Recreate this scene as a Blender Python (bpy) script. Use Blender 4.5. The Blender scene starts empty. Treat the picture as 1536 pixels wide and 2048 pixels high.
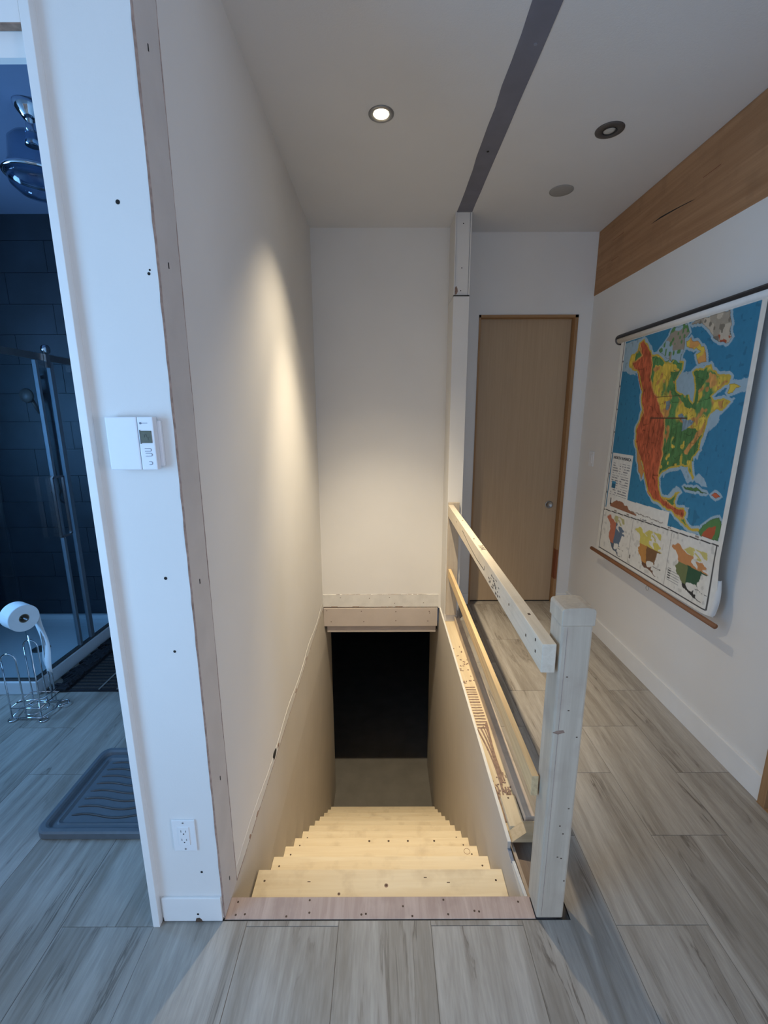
import bpy, bmesh, math, random
import numpy as np
from mathutils import Vector, Matrix

random.seed(7)
scene = bpy.context.scene
COL = scene.collection

# ------------------------------------------------------------------ camera
F_PX, PITCH, ROLL = 877.9, math.radians(12.188), math.radians(-0.187)
CAM = Vector((0.0, 0.0, 1.624))
fw = Vector((0.0, math.cos(PITCH), -math.sin(PITCH)))
rt = Vector((1.0, 0.0, 0.0))
up = rt.cross(fw)
rt2 = rt * math.cos(ROLL) + up * math.sin(ROLL)
up2 = up * math.cos(ROLL) - rt * math.sin(ROLL)
cam_data = bpy.data.cameras.new('camera')
cam_data.sensor_fit = 'HORIZONTAL'
cam_data.sensor_width = 36.0
cam_data.lens = 36.0 * F_PX / 1536.0
cam_data.clip_start = 0.02
cam = bpy.data.objects.new('camera', cam_data)
COL.objects.link(cam)
m3 = Matrix((rt2, up2, -fw)).transposed()
cam.matrix_world = Matrix.Translation(CAM) @ m3.to_4x4()
scene.camera = cam

# ------------------------------------------------------------------ view, world, daylight
scene.view_settings.view_transform = 'Standard'
scene.view_settings.look = 'None'
scene.view_settings.gamma = 1.0
scene.view_settings.use_curve_mapping = False
scene.view_settings.exposure = 0.0

world = bpy.data.worlds.new('dusk_sky')
scene.world = world
world.use_nodes = True
world.node_tree.nodes['Background'].inputs[0].default_value = (0.30, 0.50, 0.95, 1)
world.node_tree.nodes['Background'].inputs[1].default_value = 0.5


def area_light(name, loc, look, sx, sy, watts, color):
    d = bpy.data.lights.new(name, 'AREA')
    d.shape = 'RECTANGLE'
    d.size, d.size_y = sx, sy
    d.energy = watts
    d.color = color
    o = bpy.data.objects.new(name, d)
    COL.objects.link(o)
    o.location = loc
    o.rotation_euler = (Vector(look) - Vector(loc)).to_track_quat('-Z', 'Z').to_euler()
    return o


# daylight outside the windows of the place
area_light('daylight_front_room_window', (-1.86, -0.10, 1.45), (0, -0.10, 1.45), 1.4, 1.9, 66, (0.29, 0.60, 1.0))
area_light('daylight_rear_window', (0.2, -4.34, 1.25), (0.2, 0, 1.25), 2.6, 1.7, 50, (0.72, 0.82, 1.0))
area_light('daylight_bathroom_window', (-3.34, 1.80, 1.60), (0, 1.80, 1.60), 0.8, 1.0, 58, (0.22, 0.52, 1.0))

area_light('daylight_side_window', (4.34, -1.8, 1.5), (0, -1.8, 1.5), 3.0, 1.6, 160, (0.76, 0.82, 1.0))

# ------------------------------------------------------------------ node helpers / materials
MATS = {}


def new_mat(name):
    m = bpy.data.materials.new(name)
    m.use_nodes = True
    return m, m.node_tree.nodes, m.node_tree.links, m.node_tree.nodes['Principled BSDF']


def plain(name, color, rough=0.6, metal=0.0, vary=0.06, scale=25.0, bump=0.0, bscale=150.0, spec=0.5):
    m, n, l, b = new_mat(name)
    b.inputs['Roughness'].default_value = rough
    b.inputs['Metallic'].default_value = metal
    b.inputs['Specular IOR Level'].default_value = spec
    geo = n.new('ShaderNodeNewGeometry')
    nz = n.new('ShaderNodeTexNoise')
    nz.inputs['Scale'].default_value = scale
    nz.inputs['Detail'].default_value = 4
    l.new(geo.outputs['Position'], nz.inputs['Vector'])
    rp = n.new('ShaderNodeValToRGB')
    lo = [max(0, c * (1 - vary)) for c in color]
    hi = [min(1, c * (1 + vary)) for c in color]
    rp.color_ramp.elements[0].position = 0.3
    rp.color_ramp.elements[1].position = 0.7
    rp.color_ramp.elements[0].color = (*lo, 1)
    rp.color_ramp.elements[1].color = (*hi, 1)
    l.new(nz.outputs['Fac'], rp.inputs['Fac'])
    l.new(rp.outputs['Color'], b.inputs['Base Color'])
    if bump:
        n2 = n.new('ShaderNodeTexNoise')
        n2.inputs['Scale'].default_value = bscale
        n2.inputs['Detail'].default_value = 3
        l.new(geo.outputs['Position'], n2.inputs['Vector'])
        bp = n.new('ShaderNodeBump')
        bp.inputs['Strength'].default_value = bump
        bp.inputs['Distance'].default_value = 0.002
        l.new(n2.outputs['Fac'], bp.inputs['Height'])
        l.new(bp.outputs['Normal'], b.inputs['Normal'])
    MATS[name] = m
    return m


def wood(name, light, dark, axis, grain=60.0, along=2.0, rough=0.65, contrast=(0.35, 0.7), stain=None, stain_amt=0.0):
    """grain streaks that run along one world axis, plus an optional blotchy stain"""
    m, n, l, b = new_mat(name)
    b.inputs['Roughness'].default_value = rough
    b.inputs['Specular IOR Level'].default_value = 0.3
    geo = n.new('ShaderNodeNewGeometry')
    oi = n.new('ShaderNodeObjectInfo')
    add = n.new('ShaderNodeVectorMath')
    add.operation = 'ADD'
    mul = n.new('ShaderNodeVectorMath')
    mul.operation = 'SCALE'
    mul.inputs[0].default_value = (3.1, 7.7, 5.3)
    l.new(oi.outputs['Random'], mul.inputs['Scale'])
    l.new(geo.outputs['Position'], add.inputs[0])
    l.new(mul.outputs[0], add.inputs[1])
    mp = n.new('ShaderNodeMapping')
    sc = [grain] * 3
    sc['xyz'.index(axis)] = along
    mp.inputs['Scale'].default_value = sc
    l.new(add.outputs[0], mp.inputs['Vector'])
    nz = n.new('ShaderNodeTexNoise')
    nz.inputs['Scale'].default_value = 1.0
    nz.inputs['Detail'].default_value = 5
    nz.inputs['Roughness'].default_value = 0.6
    nz.inputs['Distortion'].default_value = 0.6
    l.new(mp.outputs[0], nz.inputs['Vector'])
    rp = n.new('ShaderNodeValToRGB')
    rp.color_ramp.elements[0].position = contrast[0]
    rp.color_ramp.elements[1].position = contrast[1]
    rp.color_ramp.elements[0].color = (*dark, 1)
    rp.color_ramp.elements[1].color = (*light, 1)
    l.new(nz.outputs['Fac'], rp.inputs['Fac'])
    out = rp.outputs['Color']
    if stain:
        n2 = n.new('ShaderNodeTexNoise')
        n2.inputs['Scale'].default_value = 9.0
        n2.inputs['Detail'].default_value = 6
        l.new(add.outputs[0], n2.inputs['Vector'])
        r2 = n.new('ShaderNodeValToRGB')
        r2.color_ramp.elements[0].position = 0.52
        r2.color_ramp.elements[1].position = 0.68
        l.new(n2.outputs['Fac'], r2.inputs['Fac'])
        sm = n.new('ShaderNodeMath')
        sm.operation = 'MULTIPLY'
        sm.inputs[1].default_value = stain_amt
        l.new(r2.outputs['Color'], sm.inputs[0])
        mx = n.new('ShaderNodeMixRGB')
        l.new(sm.outputs[0], mx.inputs['Fac'])
        l.new(out, mx.inputs['Color1'])
        mx.inputs['Color2'].default_value = (*stain, 1)
        out = mx.outputs['Color']
    l.new(out, b.inputs['Base Color'])
    bp = n.new('ShaderNodeBump')
    bp.inputs['Strength'].default_value = 0.15
    bp.inputs['Distance'].default_value = 0.001
    l.new(nz.outputs['Fac'], bp.inputs['Height'])
    l.new(bp.outputs['Normal'], b.inputs['Normal'])
    MATS[name] = m
    return m


def emit(name, color, strength):
    m, n, l, b = new_mat(name)
    b.inputs['Base Color'].default_value = (*color, 1)
    b.inputs['Emission Color'].default_value = (*color, 1)
    b.inputs['Emission Strength'].default_value = strength
    MATS[name] = m
    return m


def glass(name, tint, refl=0.12):
    m, n, l, b = new_mat(name)
    n.remove(b)
    tr = n.new('ShaderNodeBsdfTransparent')
    tr.inputs[0].default_value = (*tint, 1)
    gl = n.new('ShaderNodeBsdfGlossy')
    gl.inputs['Roughness'].default_value = 0.03
    lw = n.new('ShaderNodeLayerWeight')
    lw.inputs['Blend'].default_value = 0.5
    pw = n.new('ShaderNodeMath')
    pw.operation = 'POWER'
    pw.inputs[1].default_value = 4.0
    l.new(lw.outputs['Facing'], pw.inputs[0])
    fr = n.new('ShaderNodeMapRange')
    fr.inputs['To Min'].default_value = 0.035
    fr.inputs['To Max'].default_value = 0.75
    l.new(pw.outputs[0], fr.inputs['Value'])
    mx = n.new('ShaderNodeMixShader')
    l.new(fr.outputs[0], mx.inputs[0])
    l.new(tr.outputs[0], mx.inputs[1])
    l.new(gl.outputs[0], mx.inputs[2])
    l.new(mx.outputs[0], n['Material Output'].inputs['Surface'])
    MATS[name] = m
    return m


def tile_material(name):
    """taupe porcelain with streaks and thin dark veins running along y; every tile shifts its own pattern"""
    m, n, l, b = new_mat(name)
    b.inputs['Roughness'].default_value = 0.42
    b.inputs['Specular IOR Level'].default_value = 0.35
    geo = n.new('ShaderNodeNewGeometry')
    oi = n.new('ShaderNodeObjectInfo')
    mul = n.new('ShaderNodeVectorMath')
    mul.operation = 'SCALE'
    mul.inputs[0].default_value = (13.1, 17.7, 3.3)
    l.new(oi.outputs['Random'], mul.inputs['Scale'])
    add = n.new('ShaderNodeVectorMath')
    add.operation = 'ADD'
    l.new(geo.outputs['Position'], add.inputs[0])
    l.new(mul.outputs[0], add.inputs[1])

    def noise(scale, detail, dist, rough=0.55):
        mp = n.new('ShaderNodeMapping')
        mp.inputs['Scale'].default_value = scale
        l.new(add.outputs[0], mp.inputs['Vector'])
        z = n.new('ShaderNodeTexNoise')
        z.inputs['Scale'].default_value = 1.0
        z.inputs['Detail'].default_value = detail
        z.inputs['Roughness'].default_value = rough
        z.inputs['Distortion'].default_value = dist
        l.new(mp.outputs[0], z.inputs['Vector'])
        return z.outputs['Fac']
    streak = noise((11.5, 0.85, 4), 6, 0.9, 0.60)
    rp = n.new('ShaderNodeValToRGB')
    e = rp.color_ramp.elements
    e[0].position, e[1].position = 0.34, 0.64
    e[0].color = (0.262, 0.230, 0.192, 1)
    e[1].color = (0.425, 0.390, 0.345, 1)
    e2 = rp.color_ramp.elements.new(0.5)
    e2.color = (0.345, 0.312, 0.270, 1)
    l.new(streak, rp.inputs['Fac'])
    vein = streak
    vr = n.new('ShaderNodeValToRGB')
    v = vr.color_ramp.elements
    v[0].position, v[1].position = 0.425, 0.470
    v[0].color = (0, 0, 0, 1)
    v[1].color = (0, 0, 0, 1)
    vm = v.new(0.452)
    vm.color = (1, 1, 1, 1)
    l.new(vein, vr.inputs['Fac'])
    brk = noise((6, 2.2, 2), 4, 0.3)
    br = n.new('ShaderNodeMapRange')
    br.inputs['From Min'].default_value = 0.46
    br.inputs['From Max'].default_value = 0.66
    l.new(brk, br.inputs['Value'])
    mm = n.new('ShaderNodeMath')
    mm.operation = 'MULTIPLY'
    l.new(vr.outputs['Color'], mm.inputs[0])
    l.new(br.outputs[0], mm.inputs[1])
    mx = n.new('ShaderNodeMixRGB')
    l.new(mm.outputs[0], mx.inputs['Fac'])
    l.new(rp.outputs['Color'], mx.inputs['Color1'])
    mx.inputs['Color2'].default_value = (0.120, 0.098, 0.080, 1)
    fine = noise((140, 14, 10), 2, 0.0)
    fr = n.new('ShaderNodeMapRange')
    fr.inputs['From Min'].default_value = 0.3
    fr.inputs['From Max'].default_value = 0.7
    fr.inputs['To Min'].default_value = 0.90
    fr.inputs['To Max'].default_value = 1.08
    l.new(fine, fr.inputs['Value'])
    mz = n.new('ShaderNodeVectorMath')
    mz.operation = 'SCALE'
    l.new(mx.outputs['Color'], mz.inputs[0])
    l.new(fr.outputs[0], mz.inputs['Scale'])
    l.new(mz.outputs[0], b.inputs['Base Color'])
    MATS[name] = m
    return m


plain('wall_paint', (0.76, 0.74, 0.71), 0.75, vary=0.015, scale=3, bump=0.12, bscale=220, spec=0.25)
plain('ceiling_paint', (0.70, 0.71, 0.73), 0.85, vary=0.015, scale=3, bump=0.25, bscale=160, spec=0.2)
plain('trim_paint', (0.80, 0.79, 0.77), 0.45, vary=0.02, scale=12)
plain('bath_ceiling_dimness', (0.20, 0.25, 0.36), 0.8, vary=0.02, scale=5)  # dark blue grey stands in for the dim light on the bathroom ceiling
plain('raw_drywall', (0.60, 0.565, 0.54), 0.85, vary=0.05, scale=9, bump=0.15, bscale=120, spec=0.2)
plain('board_edge', (0.40, 0.31, 0.27), 0.9, vary=0.25, scale=60, spec=0.2)
plain('well_drywall', (0.56, 0.515, 0.455), 0.8, vary=0.03, scale=4, bump=0.1, spec=0.2)
plain('header_paint', (0.53, 0.46, 0.41), 0.8, vary=0.04, scale=8, bump=0.1, spec=0.2)
plain('plaster_patch', (0.70, 0.68, 0.64), 0.85, vary=0.06, scale=14, bump=0.3, bscale=60, spec=0.2)
plain('blue_grey_strip', (0.185, 0.190, 0.235), 0.85, vary=0.06, scale=10, bump=0.1, spec=0.2)
plain('dark_hole', (0.012, 0.011, 0.010), 0.9, vary=0.1)
plain('nail_rust', (0.09, 0.055, 0.035), 0.8, vary=0.2, scale=200)
plain('torn_paper', (0.30, 0.20, 0.15), 0.95, vary=0.25, scale=60)
plain('grout', (0.25, 0.225, 0.20), 0.9, vary=0.1)
plain('concrete', (0.20, 0.185, 0.16), 0.9, vary=0.1, scale=6)
plain('basement_painted_dark', (0.03, 0.03, 0.03), 0.95, vary=0.1)  # near-black colour keeps the lower room dark despite bounced light
tile_material('porcelain_tile')
wood('tread_pine', (0.86, 0.745, 0.54), (0.78, 0.645, 0.44), 'x', 38, 2.0, stain=(0.52, 0.40, 0.26), stain_amt=0.4)
wood('threshold_wood', (0.58, 0.45, 0.385), (0.46, 0.34, 0.285), 'y', 55, 5, stain=(0.30, 0.21, 0.18), stain_amt=0.35)
wood('grey_wood_z', (0.58, 0.50, 0.395), (0.48, 0.405, 0.315), 'z', 50, 2, stain=(0.42, 0.33, 0.26), stain_amt=0.45)
wood('pine_y', (0.74, 0.655, 0.53), (0.66, 0.57, 0.445), 'y', 60, 1.6, stain=(0.5, 0.42, 0.32), stain_amt=0.25)
wood('yellow_pine_y', (0.80, 0.60, 0.33), (0.64, 0.44, 0.24), 'y', 70, 1.2)
wood('plate_wood_y', (0.68, 0.56, 0.44), (0.52, 0.42, 0.33), 'y', 55, 1.5, stain=(0.36, 0.28, 0.22), stain_amt=0.4)
wood('subfloor_wood', (0.74, 0.62, 0.43), (0.64, 0.51, 0.33), 'y', 40, 2.5)
wood('block_wood_x', (0.62, 0.48, 0.30), (0.50, 0.37, 0.22), 'x', 50, 2)
wood('framing_wood', (0.34, 0.26, 0.20), (0.24, 0.18, 0.14), 'y', 45, 2)
wood('beam_wood', (0.44, 0.25, 0.13), (0.33, 0.175, 0.085), 'y', 30, 1.1, rough=0.7, stain=(0.26, 0.14, 0.07), stain_amt=0.35)
wood('door_maple', (0.47, 0.34, 0.215), (0.42, 0.30, 0.185), 'z', 90, 2, contrast=(0.3, 0.75), rough=0.55)
wood('jamb_wood', (0.40, 0.235, 0.115), (0.30, 0.165, 0.075), 'z', 60, 1.5)
wood('jamb_wood_x', (0.40, 0.235, 0.115), (0.30, 0.165, 0.075), 'x', 60, 1.5)
wood('stained_wood', (0.24, 0.075, 0.03), (0.17, 0.05, 0.02), 'z', 60, 3)
wood('rod_wood', (0.36, 0.17, 0.085), (0.25, 0.11, 0.05), 'y', 80, 2)
plain('brushed_nickel', (0.35, 0.35, 0.35), 0.35, 0.9, vary=0.05)
plain('satin_seal', (0.16, 0.19, 0.22), 0.55, 0.2, vary=0.05)
plain('chrome', (0.75, 0.77, 0.80), 0.08, 1.0, vary=0.02)
plain('gunmetal', (0.10, 0.09, 0.085), 0.5, 0.3, vary=0.1)
plain('lamp_lens', (0.55, 0.55, 0.53), 0.35, vary=0.15, scale=90)
plain('grille_grey', (0.33, 0.325, 0.315), 0.8, vary=0.05, scale=300)
plain('white_plastic', (0.80, 0.81, 0.84), 0.4, vary=0.01)
plain('outlet_plastic', (0.80, 0.80, 0.80), 0.35, vary=0.01)
plain('lcd', (0.10, 0.105, 0.07), 0.25, vary=0.08, scale=200)
plain('lcd_segment', (0.05, 0.05, 0.035), 0.4)
plain('grey_ink', (0.22, 0.25, 0.32), 0.6)
plain('black_ink', (0.03, 0.03, 0.03), 0.7)
plain('pencil', (0.13, 0.11, 0.09), 0.8)
plain('roller_white', (0.74, 0.72, 0.68), 0.6, vary=0.03)
plain('case_black', (0.018, 0.018, 0.020), 0.45)
plain('slate_tile', (0.026, 0.034, 0.045), 0.5, vary=0.25, scale=4)
plain('slate_grout', (0.017, 0.022, 0.03), 0.9)
plain('acrylic_white', (0.72, 0.74, 0.76), 0.3, vary=0.01)
plain('rubber_grey', (0.115, 0.135, 0.155), 0.55, vary=0.06, scale=40)
plain('mat_dark', (0.014, 0.014, 0.018), 0.95, vary=0.3, scale=120)
plain('mat_stripe', (0.050, 0.042, 0.036), 0.95, vary=0.3, scale=120)
plain('mat_line', (0.22, 0.20, 0.18), 0.95, vary=0.2, scale=120)
plain('tissue', (0.85, 0.87, 0.88), 0.9, vary=0.02, bump=0.2, bscale=300)
plain('cardboard', (0.30, 0.23, 0.16), 0.9)
glass('shower_glass', (0.88, 0.93, 0.95))
glass('window_glass', (0.97, 0.98, 0.99))
glass('shade_glass', (0.80, 0.86, 0.92))
emit('bulb_glow', (1.0, 0.86, 0.60), 26.0)

# ------------------------------------------------------------------ object helpers


def P(o, label=None, cat=None, group=None, kind=None):
    if label:
        o['label'] = label
    if cat:
        o['category'] = cat
    if group:
        o['group'] = group
    if kind:
        o['kind'] = kind
    return o


def thing(name, loc, label=None, cat=None, group=None, kind=None):
    o = bpy.data.objects.new(name, None)
    o.empty_display_size = 0.05
    COL.objects.link(o)
    o.location = loc
    bpy.context.view_layer.update()
    return P(o, label, cat, group, kind)


def world_loc(o):
    v = Vector((0, 0, 0))
    while o is not None:
        v += Vector(o.location)
        o = o.parent
    return v


def link(name, bm, mat, parent=None, smooth=False):
    """bm is in world coordinates; the object's origin goes to the bottom centre of its box"""
    bmesh.ops.recalc_face_normals(bm, faces=bm.faces)
    xs = [v.co for v in bm.verts]
    lo = Vector((min(c.x for c in xs), min(c.y for c in xs), min(c.z for c in xs)))
    hi = Vector((max(c.x for c in xs), max(c.y for c in xs), max(c.z for c in xs)))
    org = Vector(((lo.x + hi.x) / 2, (lo.y + hi.y) / 2, lo.z))
    for v in bm.verts:
        v.co -= org
    me = bpy.data.meshes.new(name)
    bm.to_mesh(me)
    bm.free()
    if isinstance(mat, (list, tuple)):
        for q in mat:
            me.materials.append(MATS[q])
    else:
        me.materials.append(MATS[mat])
    if smooth:
        for p in me.polygons:
            p.use_smooth = True
    o = bpy.data.objects.new(name, me)
    COL.objects.link(o)
    if parent is not None:
        o.parent = parent
        o.location = org - world_loc(parent)
    else:
        o.location = org
    return o


def add_box(bm, x0, x1, y0, y1, z0, z1, bev=0.0):
    vs = [bm.verts.new((x, y, z)) for x in (x0, x1) for y in (y0, y1) for z in (z0, z1)]
    idx = [(0, 1, 3, 2), (4, 6, 7, 5), (0, 4, 5, 1), (2, 3, 7, 6), (0, 2, 6, 4), (1, 5, 7, 3)]
    fs = [bm.faces.new([vs[i] for i in f]) for f in idx]
    if bev > 0:
        es = list({e for f in fs for e in f.edges})
        bmesh.ops.bevel(bm, geom=es, offset=bev, segments=2, profile=0.6, affect='EDGES')


def box(name, x0, x1, y0, y1, z0, z1, mat, parent=None, bev=0.0):
    bm = bmesh.new()
    add_box(bm, x0, x1, y0, y1, z0, z1, bev)
    return link(name, bm, mat, parent)


def add_bar(bm, p0, p1, w, h, bev=0.0):
    """square timber from p0 to p1 (centre line), w wide sideways, h high"""
    p0, p1 = Vector(p0), Vector(p1)
    d = (p1 - p0).normalized()
    s = d.cross(Vector((0, 0, 1))).normalized()
    u = s.cross(d).normalized()
    vs = [bm.verts.new(p + s * a * w / 2 + u * b * h / 2) for p in (p0, p1) for a, b in ((-1, -1), (1, -1), (1, 1), (-1, 1))]
    fs = [bm.faces.new([vs[i] for i in f]) for f in ((0, 1, 2, 3), (7, 6, 5, 4), (0, 4, 5, 1), (1, 5, 6, 2), (2, 6, 7, 3), (3, 7, 4, 0))]
    if bev > 0:
        es = list({e for f in fs for e in f.edges})
        bmesh.ops.bevel(bm, geom=es, offset=bev, segments=2, profile=0.6, affect='EDGES')


def bar(name, p0, p1, w, h, mat, parent=None, bev=0.0):
    bm = bmesh.new()
    add_bar(bm, p0, p1, w, h, bev)
    return link(name, bm, mat, parent)


def add_prism(bm, pts, axis, a, b):
    """polygon in the two other axes (in xyz order) extruded along axis from a to b"""
    k = 'xyz'.index(axis)

    def mk(p, t):
        c = [p[0], p[1]]
        c.insert(k, t)
        return bm.verts.new(c)
    A = [mk(p, a) for p in pts]
    Bv = [mk(p, b) for p in pts]
    bm.faces.new(A)
    bm.faces.new(Bv[::-1])
    n = len(pts)
    for i in range(n):
        bm.faces.new([A[i], A[(i + 1) % n], Bv[(i + 1) % n], Bv[i]])


def prism(name, pts, axis, a, b, mat, parent=None):
    bm = bmesh.new()
    add_prism(bm, pts, axis, a, b)
    return link(name, bm, mat, parent)


def add_tube(bm, pts, r, n=8, cap=True):
    pts = [Vector(p) for p in pts]
    rings = []
    prev = None
    for i, p in enumerate(pts):
        if i == 0:
            t = pts[1] - p
        elif i == len(pts) - 1:
            t = p - pts[i - 1]
        else:
            t = (pts[i + 1] - p).normalized() + (p - pts[i - 1]).normalized()
        t.normalize()
        if prev is None:
            s = t.cross(Vector((0, 0, 1)))
            if s.length < 1e-3:
                s = t.cross(Vector((1, 0, 0)))
        else:
            s = prev - t * prev.dot(t)
        s.normalize()
        prev = s
        u = t.cross(s)
        rr = r[i] if isinstance(r, (list, tuple)) else r
        rings.append([bm.verts.new(p + (s * math.cos(2 * math.pi * k / n) + u * math.sin(2 * math.pi * k / n)) * rr) for k in range(n)])
    for A, Bv in zip(rings, rings[1:]):
        for k in range(n):
            bm.faces.new([A[k], A[(k + 1) % n], Bv[(k + 1) % n], Bv[k]])
    if cap:
        bm.faces.new(rings[0][::-1])
        bm.faces.new(rings[-1])


def tube(name, pts, r, mat, parent=None, n=8):
    bm = bmesh.new()
    add_tube(bm, pts, r, n)
    return link(name, bm, mat, parent, smooth=True)


def add_lathe(bm, prof, c, axis='z', n=32, close=False):
    """prof = [(radius, offset along axis)]"""
    k = 'xyz'.index(axis)
    rings = []
    for r, h in prof:
        ring = []
        for i in range(n):
            a = 2 * math.pi * i / n
            q = [r * math.cos(a), r * math.sin(a)]
            q.insert(k, h)
            ring.append(bm.verts.new(Vector(q) + Vector(c)))
        rings.append(ring)
    for A, Bv in zip(rings, rings[1:]):
        for i in range(n):
            bm.faces.new([A[i], A[(i + 1) % n], Bv[(i + 1) % n], Bv[i]])
    if close:
        A, Bv = rings[-1], rings[0]
        for i in range(n):
            bm.faces.new([A[i], A[(i + 1) % n], Bv[(i + 1) % n], Bv[i]])
    else:
        if prof[0][0] > 1e-6:
            bm.faces.new(rings[0][::-1])
        if prof[-1][0] > 1e-6:
            bm.faces.new(rings[-1])


def lathe(name, prof, c, mat, parent=None, axis='z', n=32, close=False, smooth=True):
    bm = bmesh.new()
    add_lathe(bm, prof, c, axis, n, close)
    o = link(name, bm, mat, parent, smooth)
    return o


def spot_disc(name, c, axis, r, mat, parent, t=0.002, n=10):
    """a small nail head or hole, a squat disc bedded in the surface"""
    return lathe(name, [(r, -t), (r, t * 0.5), (r * 0.6, t * 0.6)], c, mat, parent, axis, n, smooth=False)


def slab_holes(name, axis, t0, t1, a0, a1, b0, b1, holes, mat, parent=None):
    """a plate between t0 and t1 on an axis, with rectangular holes (a0,a1,b0,b1) in the two other axes"""
    As = sorted({a0, a1, *[h[0] for h in holes], *[h[1] for h in holes]})
    Bs = sorted({b0, b1, *[h[2] for h in holes], *[h[3] for h in holes]})
    As = [v for v in As if a0 <= v <= a1]
    Bs = [v for v in Bs if b0 <= v <= b1]
    k = 'xyz'.index(axis)
    bm = bmesh.new()
    for p, q in zip(As, As[1:]):
        run = None
        for s, t in zip(Bs, Bs[1:]):
            inside = any(h[0] <= (p + q) / 2 <= h[1] and h[2] <= (s + t) / 2 <= h[3] for h in holes)
            if inside:
                continue
            r = [(p, q), (s, t)]
            r.insert(k, (t0, t1))
            add_box(bm, *r[0], *r[1], *r[2])
    return link(name, bm, mat, parent)


def text_mesh(name, body, size, mat, parent, origin, xdir, ydir, depth=0.0004):
    cu = bpy.data.curves.new(name, 'FONT')
    cu.body = body
    cu.size = size
    cu.extrude = depth
    cu.align_x = 'CENTER'
    cu.align_y = 'CENTER'
    tmp = bpy.data.objects.new(name + '_tmp', cu)
    COL.objects.link(tmp)
    dg = bpy.context.evaluated_depsgraph_get()
    me = bpy.data.meshes.new_from_object(tmp.evaluated_get(dg))
    bpy.data.objects.remove(tmp)
    X, Y = Vector(xdir).normalized(), Vector(ydir).normalized()
    Z = X.cross(Y)
    M = Matrix((X, Y, Z)).transposed().to_4x4()
    me.transform(M)
    me.materials.clear()
    me.materials.append(MATS[mat])
    me.name = name
    o = bpy.data.objects.new(name, me)
    COL.objects.link(o)
    o.parent = parent
    o.location = Vector(origin) - world_loc(parent)
    return o

# ================================================================== THE SETTING
XL, XW, Y0, YS, YH, ZC = -0.534, 1.62, 1.136, 3.56, 3.646, 2.972
RX0, RY0 = -3.2, -4.2            # front room, behind the camera
BY1 = 3.30                       # bathroom back wall
XR = 0.478                       # right wall of the stairwell
XJ = -0.757                      # bathroom doorway, right jamb
DOOR_L = -1.62                   # bathroom doorway, left jamb

# floor: a grout bed that carries the tiles
floor_bm = bmesh.new()
add_box(floor_bm, RX0, XW, RY0, 1.133, -0.16, -0.0015)
add_box(floor_bm, XW, 4.2, RY0, 0.40, -0.16, 0.0)
add_box(floor_bm, RX0, -0.735, 1.133, BY1, -0.16, -0.0015)
add_box(floor_bm, 0.612, XW, 1.133, 3.80, -0.16, -0.0015)
floor = P(link('floor', floor_bm, 'grout'), 'grey taupe streaked tile floor of hall and bathroom', None, None, 'structure')

TW, TL, G = 0.302, 0.629, 0.0011
regions = [(RX0, XJ + 0.0, -0.55, BY1), (XJ, 0.612, -0.55, 1.132), (0.612, XW, -0.55, YH + 0.08)]
cache = {}
for k in range(-15, 3):
    cx0 = 1.055 + TW * k
    cx1 = cx0 + TW
    ph = 1.430 if k % 2 == 0 else 1.430 + TL / 2
    for j in range(-5, 5):
        ty0 = ph + TL * j
        ty1 = ty0 + TL
        rects = []
        for (rx0, rx1, ry0, ry1) in regions:
            a0, a1, b0, b1 = max(cx0, rx0), min(cx1, rx1), max(ty0, ry0), min(ty1, ry1)
            if a1 - a0 > 0.012 and b1 - b0 > 0.012:
                gx0 = G if a0 == cx0 else 0
                gx1 = G if a1 == cx1 else 0
                rects.append((a0 + gx0, a1 - gx1, b0 + G, b1 - G))
        if not rects:
            continue
        if len(rects) == 1:
            a0, a1, b0, b1 = rects[0]
            key = (round(a1 - a0, 4), round(b1 - b0, 4))
            if key in cache:
                o = cache[key].copy()
                COL.objects.link(o)
                o.parent = floor
                o.location = Vector(((a0 + a1) / 2, (b0 + b1) / 2, -0.010)) - world_loc(floor)
                continue
            bm = bmesh.new()
            add_box(bm, a0, a1, b0, b1, -0.010, 0.0)
            cache[key] = link('floor_tile', bm, 'porcelain_tile', floor)
        else:
            bm = bmesh.new()
            for a0, a1, b0, b1 in rects:
                add_box(bm, a0, a1, b0, b1, -0.010, 0.0)
            link('floor_tile', bm, 'porcelain_tile', floor)

ceiling = P(box('ceiling', RX0 - 0.12, 4.32, RY0 - 0.12, 3.9, ZC, ZC + 0.12, 'ceiling_paint'), 'white painted ceiling', kind='structure')

P(box('ceiling_bathroom_dim_panel', RX0, -0.736, 1.262, BY1, ZC - 0.012, ZC - 0.0005, 'bath_ceiling_dimness'), 'added bathroom ceiling panel, dimness painted in as blue grey', kind='structure')

# --- left wall of the stairs with its blue-lit end
wl = P(box('wall_left', -0.735, XL, Y0, YS + 0.1, 0.010, ZC, 'wall_paint'), 'white wall left of the stairs with thermostat on its end', kind='structure')
# bare strip where a casing was removed: slightly proud raw board with ragged edges
rag = random.Random(3)
ys_right = 1.256
n = 46
bm = bmesh.new()
prev = None
for i in range(n + 1):
    z = 0.003 + (ZC - 0.003) * i / n
    e0 = Y0 + 0.0045 + rag.uniform(-0.002, 0.002)
    e1 = ys_right + rag.uniform(-0.0025, 0.0025)
    row = [bm.verts.new((XL + 0.0005, e0, z)), bm.verts.new((XL + 0.003, e0, z)), bm.verts.new((XL + 0.003, e1, z)), bm.verts.new((XL + 0.0005, e1, z))]
    if prev:
        for a in range(4):
            bm.faces.new([prev[a], prev[(a + 1) % 4], row[(a + 1) % 4], row[a]])
    else:
        bm.faces.new(row)
    prev = row
bm.faces.new(prev[::-1])
strip = P(link('bare_strip', bm, 'raw_drywall', wl), 'unpainted strip left by a removed casing')
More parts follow.
